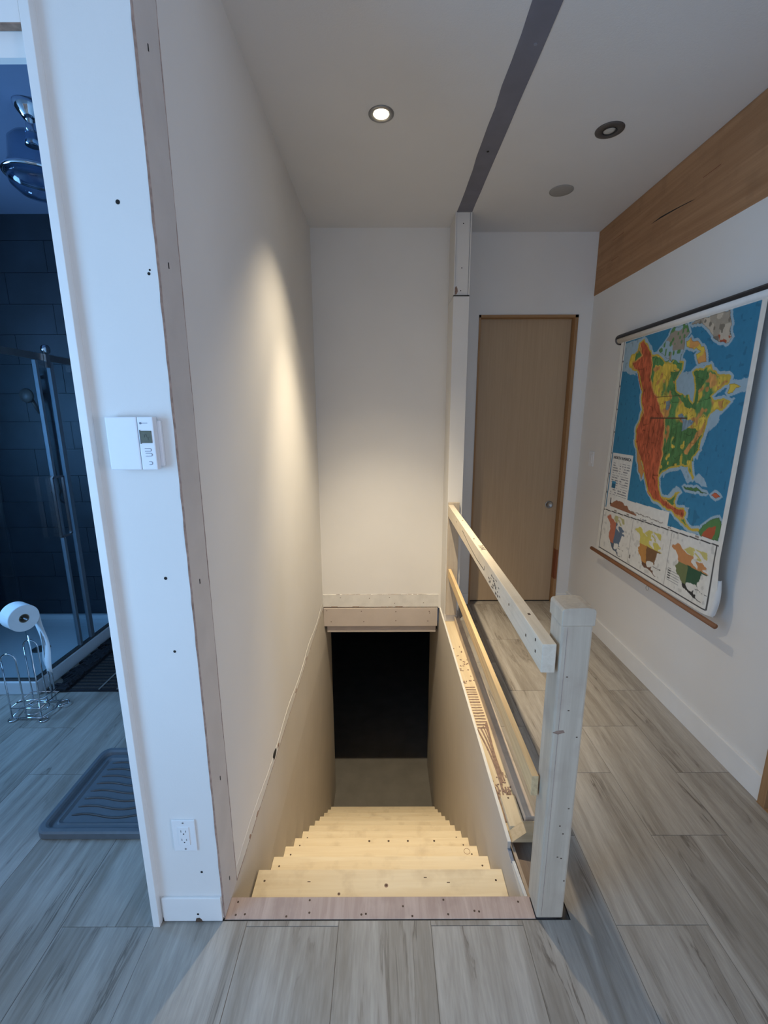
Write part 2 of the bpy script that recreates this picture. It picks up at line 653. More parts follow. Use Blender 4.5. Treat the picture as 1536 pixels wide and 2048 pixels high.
# ragged brown paper edges either side of the strip
for yy, w, mt in ((Y0 + 0.0045, 0.0060, 'board_edge'), (ys_right + 0.0030, 0.0045, 'board_edge')):
    bm = bmesh.new()
    prev = None
    for i in range(70):
        z = 0.003 + (ZC - 0.005) * i / 69
        hw = w * rag.uniform(0.35, 1.25)
        off = rag.uniform(-0.0010, 0.0010)
        row = [bm.verts.new((XL + 0.0002, yy + off - hw, z)), bm.verts.new((XL + 0.0038, yy + off, z)), bm.verts.new((XL + 0.0002, yy + off + hw, z))]
        if prev:
            for a in range(3):
                bm.faces.new([prev[a], prev[(a + 1) % 3], row[(a + 1) % 3], row[a]])
        prev = row
    link('torn_edge', bm, mt, wl)
for (x, z, r) in ((-0.609, 2.109, 0.0052), (-0.555, 1.958, 0.0036), (-0.552, 1.966, 0.0024), (-0.598, 1.195, 0.0046), (-0.596, 0.975, 0.0040), (-0.590, 0.196, 0.0040)):
    spot_disc('screw_hole', (x, Y0, z), 'y', r, 'dark_hole', wl, t=-0.0012)
for (y, z) in ((1.194, 2.444), (1.190, 1.992), (1.193, 1.164), (1.202, 0.489), (1.200, 0.09)):
    box('nail_slot', XL + 0.002, XL + 0.0042, y - 0.0016, y + 0.0016, z - 0.007, z + 0.007, 'dark_hole', wl)
# shadow gap and broken edge low on the strip's foot
box('gap', XL - 0.02, XL - 0.0005, Y0 + 0.004, YS, 0.0, 0.0095, 'board_edge', wl)

bb = P(thing('baseboard_left', (-0.63, 1.131, 0), 'short white baseboard at the foot of the thermostat wall', kind='structure'))
box('board', -0.727, XL - 0.001, 1.127, Y0, 0.006, 0.100, 'trim_paint', bb, 0.0025)
spot_disc('nail_hole', (-0.613, 1.127, 0.036), 'y', 0.0038, 'dark_hole', bb, t=-0.001)
# chipped notch at the bottom edge
bm = bmesh.new()
add_prism(bm, [(-0.624, 0.004), (-0.600, 0.004), (-0.603, 0.015), (-0.610, 0.021), (-0.620, 0.019)], 'y', 1.1262, 1.1272)
link('chipped_notch', bm, 'nail_rust', bb)

# --- bathroom doorway (pocket door frame)
d2 = P(thing('door_2', (-1.19, 1.19, 0)), 'white pocket door frame of the bathroom doorway', kind='structure')
box('side_jamb', XJ, -0.735, 1.114, 1.262, 0.0, 2.600, 'trim_paint', d2, 0.0015)
box('side_jamb', DOOR_L - 0.022, DOOR_L, 1.114, 1.262, 0.0, 2.434, 'trim_paint', d2, 0.0015)
box('head_jamb', DOOR_L - 0.022, XJ, 1.114, 1.130, 2.434, 2.60, 'trim_paint', d2, 0.0012)
box('head_edge', DOOR_L, XJ, 1.1145, 1.132, 2.4315, 2.4345, 'torn_paper', d2)
box('track_board', DOOR_L, XJ, 1.134, 1.152, 2.385, 2.60, 'trim_paint', d2)
P(slab_holes('wall_bathroom_front', 'y', Y0, 1.26, RX0, -0.7355, 0.0, ZC, [(DOOR_L - 0.022, -0.7355, 0.0, 2.60)], 'wall_paint'), 'wall around the bathroom doorway', kind='structure')
# drywall above the doorway head, same plane as the thermostat wall
# --- back wall above the stairs
wb = P(box('wall_back', -0.735, 0.489, YS, YS + 0.1, 0.0, ZC, 'wall_paint'), 'white wall above the bottom of the stairs', kind='structure')
# plastered band where an old board sat, with a ragged upper lip
bm = bmesh.new()
prev = None
for i in range(40):
    x = XL + 0.005 + (0.462 - XL) * i / 39
    zt = 0.126 + rag.uniform(-0.0022, 0.0022)
    row = [bm.verts.new((x, YS, 0.012)), bm.verts.new((x, YS - 0.004, 0.012)), bm.verts.new((x, YS - 0.004, zt)), bm.verts.new((x, YS, zt + 0.002))]
    if prev:
        for a in range(4):
            bm.faces.new([prev[a], prev[(a + 1) % 4], row[(a + 1) % 4], row[a]])
    else:
        bm.faces.new(row)
    prev = row
bm.faces.new(prev[::-1])
link('plaster_band', bm, 'plaster_patch', wb)
bm = bmesh.new()
for i in range(18):
    x = -0.42 + 0.80 * i / 18 + rag.uniform(-0.01, 0.01)
    add_box(bm, x, x + rag.uniform(0.03, 0.05), YS - 0.0044, YS - 0.001, 0.1262, 0.1275 + rag.uniform(0, 0.0008))
link('plaster_crack', bm, 'board_edge', wb)
bm = bmesh.new()
for i in range(16):
    x = XL + 0.01 + 0.99 * i / 16
    add_box(bm, x, min(0.47, x + rag.uniform(0.03, 0.07)), YS - 0.0046, YS - 0.001, 0.010, 0.0125 + rag.choice([0, 0, 0.002, 0.005]))
link('torn_edge', bm, 'torn_paper', wb)
for x, z in ((-0.38, 0.098), (0.045, 0.100), (0.09, 0.045), (-0.13, 0.092), (0.34, 0.05)):
    spot_disc('nail_hole', (x, YS - 0.004, z), 'y', 0.0035, 'nail_rust', wb, t=-0.001)

# header over the way down
hd = P(thing('trim_1', (-0.03, YS, -0.2)), 'taupe header board over the dark opening', kind='structure')
box('face_board', XL + 0.006, 0.462, YS - 0.012, YS + 0.03, -0.165, 0.004, 'header_paint', hd, 0.001)
box('lower_board', XL + 0.03, 0.452, YS + 0.008, YS + 0.10, -0.232, -0.165, 'header_paint', hd, 0.002)
for x, z in ((-0.50, -0.018), (-0.20, -0.025), (0.10, -0.03), (0.39, -0.028), (0.395, -0.043), (-0.465, -0.122), (-0.18, -0.122), (0.10, -0.115), (0.38, -0.118)):
    spot_disc('screw', (x, YS - 0.012, z), 'y', 0.0042, 'nail_rust', hd, t=-0.001)
box('gap', XL + 0.004, 0.468, YS - 0.003, YS + 0.02, 0.004, 0.0105, 'dark_hole', hd)

# --- stairwell walls below the floor
wsl = P(prism('wall_stair_left', [(-0.735, -2.22), (-0.518, -2.22), (-0.518, -0.32), (-0.5325, -0.001), (-0.735, -0.001)], 'y', 1.206, 3.92, 'well_drywall'), 'taupe drywall on the left of the stairs below floor level', kind='structure')
bm = bmesh.new()
prev = None
for i in range(90):                              # feathered plaster over the cut, ragged on top
    y = 1.262 + 2.29 * i / 89
    zt = 0.050 + 0.012 * math.sin(i * 0.23) + rag.uniform(-0.003, 0.003)
    row = [bm.verts.new((-0.5339, y, 0.004)), bm.verts.new((-0.5315, y, 0.004 + rag.uniform(0, 0.003))), bm.verts.new((-0.5325, y, zt)), bm.verts.new((-0.5339, y, zt + 0.001))]
    if prev:
        for a in range(4):
            bm.faces.new([prev[a], prev[(a + 1) % 4], row[(a + 1) % 4], row[a]])
    prev = row
P(link('plaster_band', bm, 'plaster_patch', wsl), 'ragged plaster band along the cut')
bm = bmesh.new()
y = 1.262
while y < 3.50:                                  # the open crack, wider here and there
    L = rag.uniform(0.02, 0.09)
    h_ = rag.choice([0.0012, 0.0018, 0.0025, 0.004])
    add_box(bm, -0.5335, -0.5312, y, y + L, -0.001, -0.001 + h_ + 0.002)
    y += L + rag.choice([0, 0, 0.01, 0.03])
link('open_crack', bm, 'board_edge', wsl)
# brown torn patches and one broken hole on the seam
for y, z, w, h in ((1.83, 0.032, 0.035, 0.020), (1.90, 0.022, 0.02, 0.012), (1.52, 0.012, 0.02, 0.008), (2.35, 0.018, 0.03, 0.008), (2.72, 0.016, 0.03, 0.006), (1.42, 0.012, 0.012, 0.012)):
    bm = bmesh.new()
    pts = []
    for a in range(9):
        t = 2 * math.pi * a / 9
        r = rag.uniform(0.6, 1.0)
        pts.append((y + w * r * math.cos(t), z + h * r * math.sin(t)))
    add_prism(bm, pts, 'x', XL - 0.001, XL + 0.0032)
    link('torn_paper', bm, 'dark_hole' if y == 1.83 else 'torn_paper', wsl)

wsr = P(box('wall_stair_right', XR, XR + 0.012, 1.40, 4.25, -2.22, 0.004, 'well_drywall'), 'taupe drywall on the right of the stairs with a raw top edge', kind='structure')
box('raw_edge', XR - 0.0002, XR + 0.0125, 1.40, 3.55, 0.004, 0.0075, 'roller_white', wsr)
box('lower_panel', XR, XR + 0.012, 1.206, 1.40, -2.22, -0.030, 'well_drywall', wsr)
bar('white_edge_strip', (XR + 0.016, 1.215, -0.024), (XR + 0.008, 1.345, -0.024), 0.010, 0.008, 'roller_white', wsr)
box('blue_tape', XR + 0.001, XR + 0.0125, 1.345, 1.398, -0.030, -0.0255, 'grey_ink', wsr)

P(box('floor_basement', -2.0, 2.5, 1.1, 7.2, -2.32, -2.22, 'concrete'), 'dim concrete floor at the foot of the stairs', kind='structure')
P(box('wall_basement_back', -2.0, 2.5, 7.2, 7.3, -2.32, -0.2, 'basement_painted_dark'), 'unlit far wall downstairs, its dark painted in', kind='structure')
P(box('wall_basement_left', -2.1, -2.0, 1.1, 7.3, -2.32, -0.2, 'basement_painted_dark'), 'unlit left wall downstairs, its dark painted in', kind='structure')
P(box('wall_basement_right', 2.5, 2.6, 1.1, 7.3, -2.32, -0.2, 'basement_painted_dark'), 'unlit right wall downstairs, its dark painted in', kind='structure')
P(box('ceiling_basement', -2.0, 2.5, YS + 0.10, 7.3, -0.25, -0.17, 'basement_painted_dark'), 'unlit ceiling downstairs, its dark painted in', kind='structure')
P(box('wall_basement_front', -0.735, 0.49, 1.05, 1.13, -2.22, -0.17, 'basement_painted_dark'), 'wall behind the top stair riser', kind='structure')

# --- partition stub at the far end of the railing
wp = P(box('wall_partition', 0.489, 0.600, 3.31, YH + 0.1, 0.0, 2.447, 'wall_paint'), 'narrow white wall end between stairs and hall', kind='structure')
box('upper_core', 0.497, 0.592, 3.319, YH + 0.1, 2.447, ZC, 'wall_paint', wp)
box('corner_edge', 0.489, 0.497, 3.310, YH + 0.1, 2.452, ZC, 'wall_paint', wp)
box('corner_edge', 0.592, 0.600, 3.310, YH + 0.1, 2.452, ZC, 'wall_paint', wp)
box('dark_joint', 0.4975, 0.4995, 3.3175, 3.3195, 2.452, ZC - 0.002, 'grey_ink', wp)
box('dark_joint', 0.5895, 0.5915, 3.3175, 3.3195, 2.452, ZC - 0.002, 'grey_ink', wp)
box('dark_gap', 0.4885, 0.6005, 3.3095, 3.33, 2.4465, 2.4535, 'dark_hole', wp)
bm = bmesh.new()
add_prism(bm, [(0.4975, 2.458), (0.512, 2.462), (0.520, 2.480), (0.516, 2.500), (0.508, 2.515), (0.500, 2.505), (0.4975, 2.485)], 'y', 3.3165, 3.3195)
link('torn_paper', bm, 'torn_paper', wp)
for x, z in ((0.545, 2.905), (0.543, 2.63), (0.540, 2.485)):
    spot_disc('screw', (x, 3.319, z), 'y', 0.0038, 'dark_hole', wp, t=-0.001)
box('old_baseboard', 0.487, 0.592, 3.304, 3.31, 0.0, 0.055, 'plaster_patch', wp)

# --- grey strip on the ceiling where the partition used to be
bm = bmesh.new()
prev = None
for i in range(60):
    y = RY0 + (3.31 - RY0) * i / 59
    a = 0.499 + rag.uniform(-0.0028, 0.0028)
    b = 0.599 + rag.uniform(-0.0012, 0.0012)
    row = [bm.verts.new((a, y, ZC)), bm.verts.new((b, y, ZC)), bm.verts.new((b, y, ZC - 0.0025)), bm.verts.new((a, y, ZC - 0.0025))]
    if prev:
        for q in range(4):
            bm.faces.new([prev[q], prev[(q + 1) % 4], row[(q + 1) % 4], row[q]])
    else:
        bm.faces.new(row)
    prev = row
bm.faces.new(prev[::-1])
tr2 = P(link('trim_2', bm, 'blue_grey_strip'), 'long bare blue grey strip across the ceiling', kind='structure')
for y, x in ((2.62, 0.545), (1.95, 0.566)):
    spot_disc('screw_hole', (x, y, ZC - 0.0025), 'z', 0.007, 'dark_hole' if y > 2 else 'grey_ink', tr2, t=0.0012)

# --- back wall of the hall with the door opening
wh = P(slab_holes('wall_hall_back', 'y', YH, YH + 0.12, 0.60, XW + 0.12, 0.0, ZC, [(0.743, 1.512, 0.0, 2.395)], 'wall_paint'), 'white wall around the pale wooden door', kind='structure')
d1 = P(thing('door_1', (1.12, 3.70, 0)), 'pale maple pocket door with round pull at the end of the hall', kind='structure')
box('slab', 0.757, 1.486, 3.702, 3.742, 0.008, 2.385, 'door_maple', d1, 0.0015)
box('side_jamb', 0.743, 0.757, 3.638, 3.765, 0.0, 2.395, 'jamb_wood', d1)
box('side_jamb', 1.488, 1.512, 3.638, 3.765, 0.0, 2.395, 'jamb_wood', d1)
box('head_jamb', 0.743, 1.512, 3.638, 3.765, 2.375, 2.395, 'jamb_wood_x', d1)
box('stained_patch', 1.4872, 1.505, 3.6372, 3.690, 0.235, 0.50, 'stained_wood', d1)
pl = lathe('pull', [(0.033, 0.0), (0.033, -0.004), (0.026, -0.005), (0.024, -0.001), (0.0, -0.001)], (1.418, 3.702, 0.885), 'brushed_nickel', d1, 'y', 28)
box('gap', 0.757, 1.488, 3.70, 3.745, 0.0005, 0.008, 'dark_hole', d1)
# back of the opening, behind the sliding slab
P(box('wall_behind_door', 0.6, XW + 0.12, 3.80, 3.88, -0.16, ZC, 'wall_paint'), 'wall behind the sliding door', kind='structure')

bbb = P(thing('baseboard_back', (1.1, YH - 0.006, 0)), 'white baseboard beside the hall door', kind='structure')
box('board', 0.602, 0.741, YH - 0.012, YH, 0.0, 0.100, 'trim_paint', bbb, 0.002)
box('board', 1.514, XW - 0.002, YH - 0.012, YH, 0.0, 0.100, 'trim_paint', bbb, 0.002)

# --- right wall with a doorway near the camera
WEND = 1.585
wr = P(slab_holes('wall_right', 'x', XW, XW + 0.12, 0.40, YH + 0.1, 0.0, ZC, [(0.50, WEND - 0.005, 0.0, 2.12), (0.40, YH + 0.1, 2.527, ZC)], 'wall_paint'), 'white wall carrying the map', kind='structure')
bbr = P(thing('baseboard_right', (XW - 0.007, 2.6, 0)), 'white baseboard under the map', kind='structure')
box('board', XW - 0.015, XW, WEND, YH - 0.001, 0.0, 0.118, 'trim_paint', bbr, 0.002)
d3 = P(thing('door_3', (XW + 0.03, 1.04, 0)), 'wooden door in the right wall at the picture edge', kind='structure')
box('side_jamb', XW - 0.018, XW + 0.12, WEND - 0.035, WEND - 0.001, 0.0, 2.12, 'jamb_wood', d3)
box('side_jamb', XW - 0.018, XW + 0.12, 0.50, 0.534, 0.0, 2.12, 'jamb_wood', d3)
box('head_jamb', XW - 0.018, XW + 0.12, 0.534, WEND - 0.035, 2.08, 2.12, 'jamb_wood', d3)
box('slab', XW + 0.05, XW + 0.09, 0.536, WEND - 0.037, 0.006, 2.078, 'door_maple', d3)
lathe('knob', [(0.012, 0.0), (0.012, -0.03), (0.026, -0.04), (0.028, -0.055), (0.018, -0.066), (0.0, -0.068)], (XW + 0.05, 0.62, 0.98), 'brushed_nickel', d3, 'x', 20)
box('threshold', XW - 0.02, XW + 0.12, 0.50, WEND, -0.002, 0.003, 'jamb_wood', d3)

# --- the room behind the camera, and the bathroom shell
w1 = (-0.80, 0.60, 0.50, 2.40)
RFX = -1.72
w2 = (-1.10, 1.50, 0.40, 2.10)
w3 = (1.35, 2.25, 1.10, 2.10)
P(slab_holes('wall_room_left', 'x', RFX - 0.1, RFX, RY0, Y0, 0.0, ZC, [w1], 'wall_paint'), 'front room wall with a window', kind='structure')
P(slab_holes('wall_room_rear', 'y', RY0 - 0.1, RY0, RFX - 0.1, 4.3, 0.0, ZC, [w2], 'wall_paint'), 'rear wall with a wide window', kind='structure')
w4 = (-3.30, -0.30, 0.70, 2.30)
P(slab_holes('wall_room_right', 'x', 4.2, 4.3, RY0, 0.52, 0.0, ZC, [w4], 'wall_paint'), 'far right wall of the front room with a long window', kind='structure')
P(box('wall_room_return', XW + 0.12, 4.2, 0.40, 0.52, 0.0, ZC, 'wall_paint'), 'wall returning beside the hall', kind='structure')
P(slab_holes('wall_bathroom_left', 'x', RX0 - 0.1, RX0, 1.26, BY1, 0.0, ZC, [w3], 'slate_tile'), 'dark bathroom wall with a small window', kind='structure')


def window(name, axis, t, w, label):
    a0, a1, b0, b1 = w
    root = P(thing(name, ((t, (a0 + a1) / 2, b0) if axis == 'x' else ((a0 + a1) / 2, t, b0))), label, kind='structure')

    def pc(nm, p0, p1, q0, q1, mt, th=0.03):
        if axis == 'x':
            box(nm, t - th, t + th, p0, p1, q0, q1, mt, root)
        else:
            box(nm, p0, p1, t - th, t + th, q0, q1, mt, root)
    f = 0.045
    pc('frame_rail', a0, a1, b0, b0 + f, 'trim_paint')
    pc('frame_rail', a0, a1, b1 - f, b1, 'trim_paint')
    pc('frame_stile', a0, a0 + f, b0 + f, b1 - f, 'trim_paint')
    pc('frame_stile', a1 - f, a1, b0 + f, b1 - f, 'trim_paint')
    pc('pane', a0 + f, a1 - f, b0 + f, b1 - f, 'window_glass', 0.003)
    return root


window('window_1', 'x', RFX - 0.05, w1, 'white framed window of the front room')
window('window_2', 'y', RY0 - 0.05, w2, 'wide white framed rear window')
window('window_4', 'x', 4.25, w4, 'long window of the front room')
window('window_3', 'x', RX0 - 0.05, w3, 'small bathroom window')

wbb = P(box('wall_bathroom_back', RX0, -0.735, BY1, BY1 + 0.1, 0.0, ZC, 'slate_grout'), 'dark slate tiled wall of the shower', kind='structure')
cache = {}
for r in range(0, 15):
    z0 = 0.2 * r
    z1 = min(z0 + 0.2, ZC)
    off = 0.3 if r % 2 else 0.0
    for c in range(-1, 5):
        a0, a1 = max(RX0, RX0 + off + 0.6 * c), min(-0.736, RX0 + off + 0.6 * (c + 1))
        if a1 - a0 < 0.03:
            continue
        key = (round(a1 - a0, 3), round(z1 - z0, 3))
        if key in cache:
            o = cache[key].copy()
            COL.objects.link(o)
            o.location = Vector(((a0 + a1) / 2, BY1 - 0.004, z0 + 0.0015)) - world_loc(wbb)
        else:
            cache[key] = box('wall_tile', a0 + 0.0015, a1 - 0.0015, BY1 - 0.008, BY1, z0 + 0.0015, z1 - 0.0015, 'slate_tile', wbb)

# ================================================================== STAIRS
st = thing('staircase', (-0.02, 1.3, -2.22), 'steep staircase of bare pine treads going down into the dark', 'staircase')
RISE, RUN, NY0 = 0.185, 0.208, 1.448
NT = 11
sx0, sx1 = -0.517, XR - 0.001
for i in range(1, NT + 1):
    zt = -RISE * i
    yn = NY0 + RUN * (i - 1)
    yb = yn - RUN - 0.035
    t = box('tread', sx0, sx1, yb, yn, zt - 0.038, zt, 'tread_pine', st, 0.003)
    box('riser', sx0, sx1, yb - 0.001 - 0.018, yb - 0.001, zt, zt + RISE - (0.038 if i > 1 else 0.0405) - 0.0005, 'tread_pine', st)
    if i <= 5:
        for x in (sx0 + 0.035, sx1 - 0.035):
            spot_disc('screw', (x, yn - 0.045, zt), 'z', 0.0042, 'nail_rust', t, t=0.001)
    if i == 1:
        for x, y, r in ((0.004, yn - 0.064, 0.011), (-0.18, yn - 0.095, 0.008)):
            spot_disc('knot', (x, y, zt), 'z', r * 0.72, 'torn_paper', t, t=0.0008)
            spot_disc('knot', (x, y, zt + 0.0005), 'z', r * 0.35, 'nail_rust', t, t=0.0006)
        for x, y in ((-0.31, -0.05), (0.155, -0.035), (0.245, -0.055)):
            box('dent', x, x + 0.012, yn + y, yn + y + 0.003, zt - 0.001, zt + 0.0003, 'nail_rust', t)
    if i == 3:
        lathe('knot', [(0.016, -0.001), (0.016, 0.0004), (0.0145, 0.0004), (0.0145, -0.001)], (0.42, yn - 0.03, zt), 'stained_wood', t, 'z', 20)
    if i == 4:
        for x in (0.02, 0.13, 0.28, -0.09):
            spot_disc('knot', (x, yn - 0.02, zt), 'z', 0.006, 'nail_rust', t, t=0.0008)
yl = NY0 + RUN * (NT - 1) - 0.02
box('riser', sx0, sx1, yl - 0.018, yl, -2.22, -RISE * NT - 0.038, 'tread_pine', st)

th = thing('threshold_board', (-0.017, 1.17, -0.04), 'weathered pinkish board across the top of the stairs', 'board')
box('plank', XL + 0.001, 0.4985, Y0 + 0.0005, 1.206, -0.04, -0.0005, 'threshold_wood', th, 0.002)
for x, y in ((-0.505, 1.19), (-0.50, 1.15), (-0.47, 1.152), (-0.26, 1.195), (-0.255, 1.156), (0.06, 1.175), (-0.08, 1.15), (-0.065, 1.152), (0.30, 1.16), (0.315, 1.158), (0.455, 1.188), (0.09, 1.145), (-0.33, 1.145), (0.21, 1.15), (0.20, 1.195)):
    lathe('nail', [(0.0035, -0.001), (0.0035, 0.0004), (0.002, 0.0005)], (x, y, -0.0005), 'nail_rust', th, 'z', 8, smooth=False)
box('front_gap', XL + 0.002, 0.586, 1.1325, Y0, -0.03, -0.0015, 'dark_hole', th)

# subfloor edge and framing beside the stairs
sf = thing('subfloor_edge', (0.55, 2.3, -0.16), 'strip of bare subfloor with adhesive ridges beside the stairwell', kind='structure')
box('plywood', XR + 0.0135, 0.611, 1.452, 3.309, -0.16, -0.002, 'subfloor_wood', sf)
box('framing', XR + 0.0215, 0.611, 1.2235, 1.4515, -0.16, -0.055, 'framing_wood', sf)
bar('edge_batten', (0.5095, 1.226, -0.044), (0.5025, 1.43, -0.044), 0.012, 0.022, 'plate_wood_y', sf)
ad = random.Random(11)
bm = bmesh.new()


def ridge(pts, r):
    add_tube(bm, pts, r, 5)


y = 2.05
while y < 2.42:                                  # ridges straight across
    ridge([(0.497, y, -0.002), (0.52, y + ad.uniform(-0.002, 0.002), -0.002), (0.556, y + ad.uniform(-0.002, 0.002), -0.002)], ad.uniform(0.0034, 0.0050))
    y += 0.024
for k in range(6):                               # ridges sweeping along
    x0 = 0.494 + 0.010 * k
    pts = []
    for j in range(10):
        t = j / 9
        pts.append((min(0.556, x0 + 0.018 * math.sin(t * 2.6 + k * 0.5) + 0.02 * t), 2.04 - 0.40 * t + 0.012 * k, -0.002))
    ridge(pts, ad.uniform(0.0032, 0.0046))
for k in range(5):
    x0 = 0.497 + 0.013 * k
    ridge([(x0 + 0.004 * math.sin(j * 0.9 + k), 1.62 - 0.0 + 0.035 * j - 0.13, -0.002) for j in range(6)], ad.uniform(0.0030, 0.0046))
for k in range(48):
    x0, y0_ = ad.uniform(0.495, 0.56), ad.choice([ad.uniform(2.45, 2.9), ad.uniform(1.60, 1.75)])
    a = ad.uniform(0, 6.28)
    L = ad.uniform(0.006, 0.018)
    ridge([(x0, y0_, -0.002), (x0 + L * math.cos(a), y0_ + L * math.sin(a), -0.002)], ad.uniform(0.0028, 0.005))
P(link('adhesive_ridges', bm, 'torn_paper', sf), 'dried brown adhesive ridges', kind='stuff')

# ================================================================== RAILING
ra = thing('stair_railing', (0.54, 1.18, 0), 'makeshift lumber stair railing with newel post and plank rails', 'railing')
post = box('newel_post', 0.4995, 0.587, Y0 + 0.0005, 1.222, 0.0005, 1.050, 'grey_wood_z', ra, 0.006)
bm = bmesh.new()
add_prism(bm, [(0.4965, 1.050), (0.590, 1.050), (0.591, 1.094), (0.586, 1.101), (0.565, 1.105), (0.520, 1.104), (0.500, 1.101), (0.496, 1.094)], 'y', Y0 - 0.004, 1.226)
bmesh.ops.bevel(bm, geom=[e for e in bm.edges], offset=0.002, segments=1, affect='EDGES')
link('cap', bm, 'grey_wood_z', post)
box('joint_line', 0.5148, 0.5158, Y0 - 0.0002, Y0 + 0.002, 0.01, 1.045, 'board_edge', post)
for x, z in ((0.526, 0.89), (0.54, 0.78), (0.572, 0.69), (0.57, 0.435), (0.548, 0.37), (0.56, 0.34), (0.562, 0.245), (0.550, 0.25), (0.578, 0.155)):
    box('nail_dent', x - 0.0026, x + 0.0026, Y0 - 0.0002, Y0 + 0.002, z - 0.0015, z + 0.0015, 'nail_rust', post)
bm = bmesh.new()
add_prism(bm, [(0.4995, 0.705), (0.515, 0.700), (0.535, 0.706), (0.530, 0.714), (0.510, 0.712)], 'y', Y0 - 0.0003, Y0 + 0.002)
link('dark_smudge', bm, 'torn_paper', post)
TR0, TR1 = Vector((0.469, Y0, 0.9485)), Vector((0.510, 3.284, 0.925))
tr = bar('top_rail', TR0, TR1, 0.040, 0.089, 'pine_y', ra, 0.003)


def on_rail(t, side, up_, eps=0.0003):
    """a point on the rail: t metres from the near end, side/up in half sizes"""
    d = (TR1 - TR0).normalized()
    s = d.cross(Vector((0, 0, 1))).normalized()
    u = s.cross(d)
    return TR0 + d * t + s * side * (0.020 + (eps if abs(side) == 1 else 0)) + u * up_ * (0.0445 + (eps if abs(up_) == 1 else 0))


text_mesh('handwriting', 'TANK', 0.034, 'pencil', tr, on_rail(0.98, 0.1, 1), -(TR1 - TR0), (1, 0, 0))
for t, upv in ((0.06, 0.62), (0.055, -0.15), (0.15, -0.1), (0.36, 0.2), (1.7, 0.3)):
    p = on_rail(t, -1, upv)
    box('nail_dent', p.x - 0.001, p.x + 0.0012, p.y - 0.003, p.y + 0.003, p.z - 0.004, p.z + 0.004, 'nail_rust', tr)
for t, sd in ((0.20, 0.1), (1.15, -0.3), (1.6, 0.2)):
    p = on_rail(t, sd, 1)
    box('nail_dent', p.x - 0.004, p.x + 0.004, p.y - 0.006, p.y + 0.006, p.z - 0.001, p.z + 0.0006, 'nail_rust', tr)
bm = bmesh.new()
ln = [on_rail(1.45, -1, 0.35), on_rail(1.20, -1, -0.15), on_rail(0.98, -1, -0.35), on_rail(0.80, -1, -0.25)]
for a, b in zip(ln, ln[1:]):
    add_bar(bm, a, b, 0.0012, 0.004)
add_bar(bm, ln[-1], on_rail(0.79, -1, 0.25), 0.0012, 0.003)
P(link('pencil_arrow', bm, 'pencil', tr), 'dark pencil arrow on the rail side')
bm = bmesh.new()
for k in range(26):
    p = on_rail(0.60 + ad.uniform(-0.11, 0.11), -1, ad.uniform(-0.8, 0.55))
    add_box(bm, p.x - 0.0004, p.x + 0.0006, p.y - ad.uniform(0.003, 0.012), p.y + ad.uniform(0.003, 0.012), p.z - ad.uniform(0.001, 0.005), p.z + ad.uniform(0.001, 0.005))
P(link('grade_stamp', bm, 'pencil', tr), 'smudged black lumber stamp')
mr = bar('middle_rail', (0.4825, 1.195, 0.462), (0.516, 3.284, 0.418), 0.022, 0.072, 'yellow_pine_y', ra, 0.0015)
pt = box('bottom_plate', 0.566, 0.604, 1.47, 3.283, -0.0015, 0.050, 'plate_wood_y', ra, 0.002)
box('wall_cleat', 0.493, 0.578, 3.2845, 3.3035, 0.062, 0.985, 'grey_wood_z', ra, 0.002)
bk = prism('brace_block', [(0.494, 0.0), (0.600, 0.0), (0.600, 0.046), (0.548, 0.046)], 'y', 1.402, 1.452, 'block_wood_x', ra)
box('post_hook', 0.582, 0.590, 3.262, 3.270, 0.02, 0.11, 'brushed_nickel', ra)
oc = thing('lumber_offcut', (0.532, 1.53, 0), 'short pale wood offcut lying on the subfloor behind the newel', 'offcut')
box('block', 0.500, 0.562, 1.4525, 1.600, -0.0015, 0.022, 'subfloor_wood', oc, 0.002)
spot_disc('screw', (0.53, 1.585, 0.022), 'z', 0.004, 'nail_rust', oc, t=0.001)

# ================================================================== BEAM, CEILING FITTINGS, LAMP
be = thing('ceiling_beam', (XW + 0.06, 0, 2.527), 'massive brown timber beam along the top of the right wall', 'beam')
box('timber', XW - 0.003, XW + 0.12, RY0, YH - 0.001, 2.527, ZC - 0.001, 'beam_wood', be, 0.003)
bm = bmesh.new()
add_prism(bm, [(2.955, 2.757), (2.86, 2.752), (2.70, 2.738), (2.56, 2.722), (2.60, 2.730), (2.74, 2.748), (2.86, 2.760)], 'x', XW - 0.0036, XW + 0.002)
link('drying_crack', bm, 'dark_hole', be)
for a in ((3.28, 2.832, 0.14), (3.32, 2.70, 0.10), (2.4, 2.80, 0.12)):
    box('drying_crack', XW - 0.0034, XW + 0.001, a[0], a[0] + a[2], a[1], a[1] + 0.0025, 'stained_wood', be)


def downlight(loc, label, on, ring):
    o = thing('recessed_downlight', loc, label, 'downlight', 'recessed downlights')
    x, y, z = loc
    if on:
        lathe('trim_ring', [(0.058, 0.0), (0.0575, -0.004), (0.050, -0.007), (0.037, -0.006), (0.035, 0.0)], loc, ring, o, 'z', 40)
        lathe('bulb', [(0.034, 0.0), (0.033, -0.004), (0.022, -0.009), (0.0, -0.011)], loc, 'bulb_glow', o, 'z', 32)
    else:
        lathe('trim_ring', [(0.066, 0.0), (0.065, -0.004), (0.056, -0.007), (0.034, -0.007), (0.032, 0.0)], loc, ring, o, 'z', 40)
        lathe('lens', [(0.031, 0.0), (0.030, -0.003), (0.018, -0.005), (0.0, -0.006)], (x - 0.003, y + 0.003, z), 'lamp_lens', o, 'z', 32)
        lathe('lens_rim', [(0.0335, -0.0075), (0.031, -0.0085), (0.0285, -0.006), (0.031, -0.003)], loc, 'case_black', o, 'z', 32, close=True)
    return o


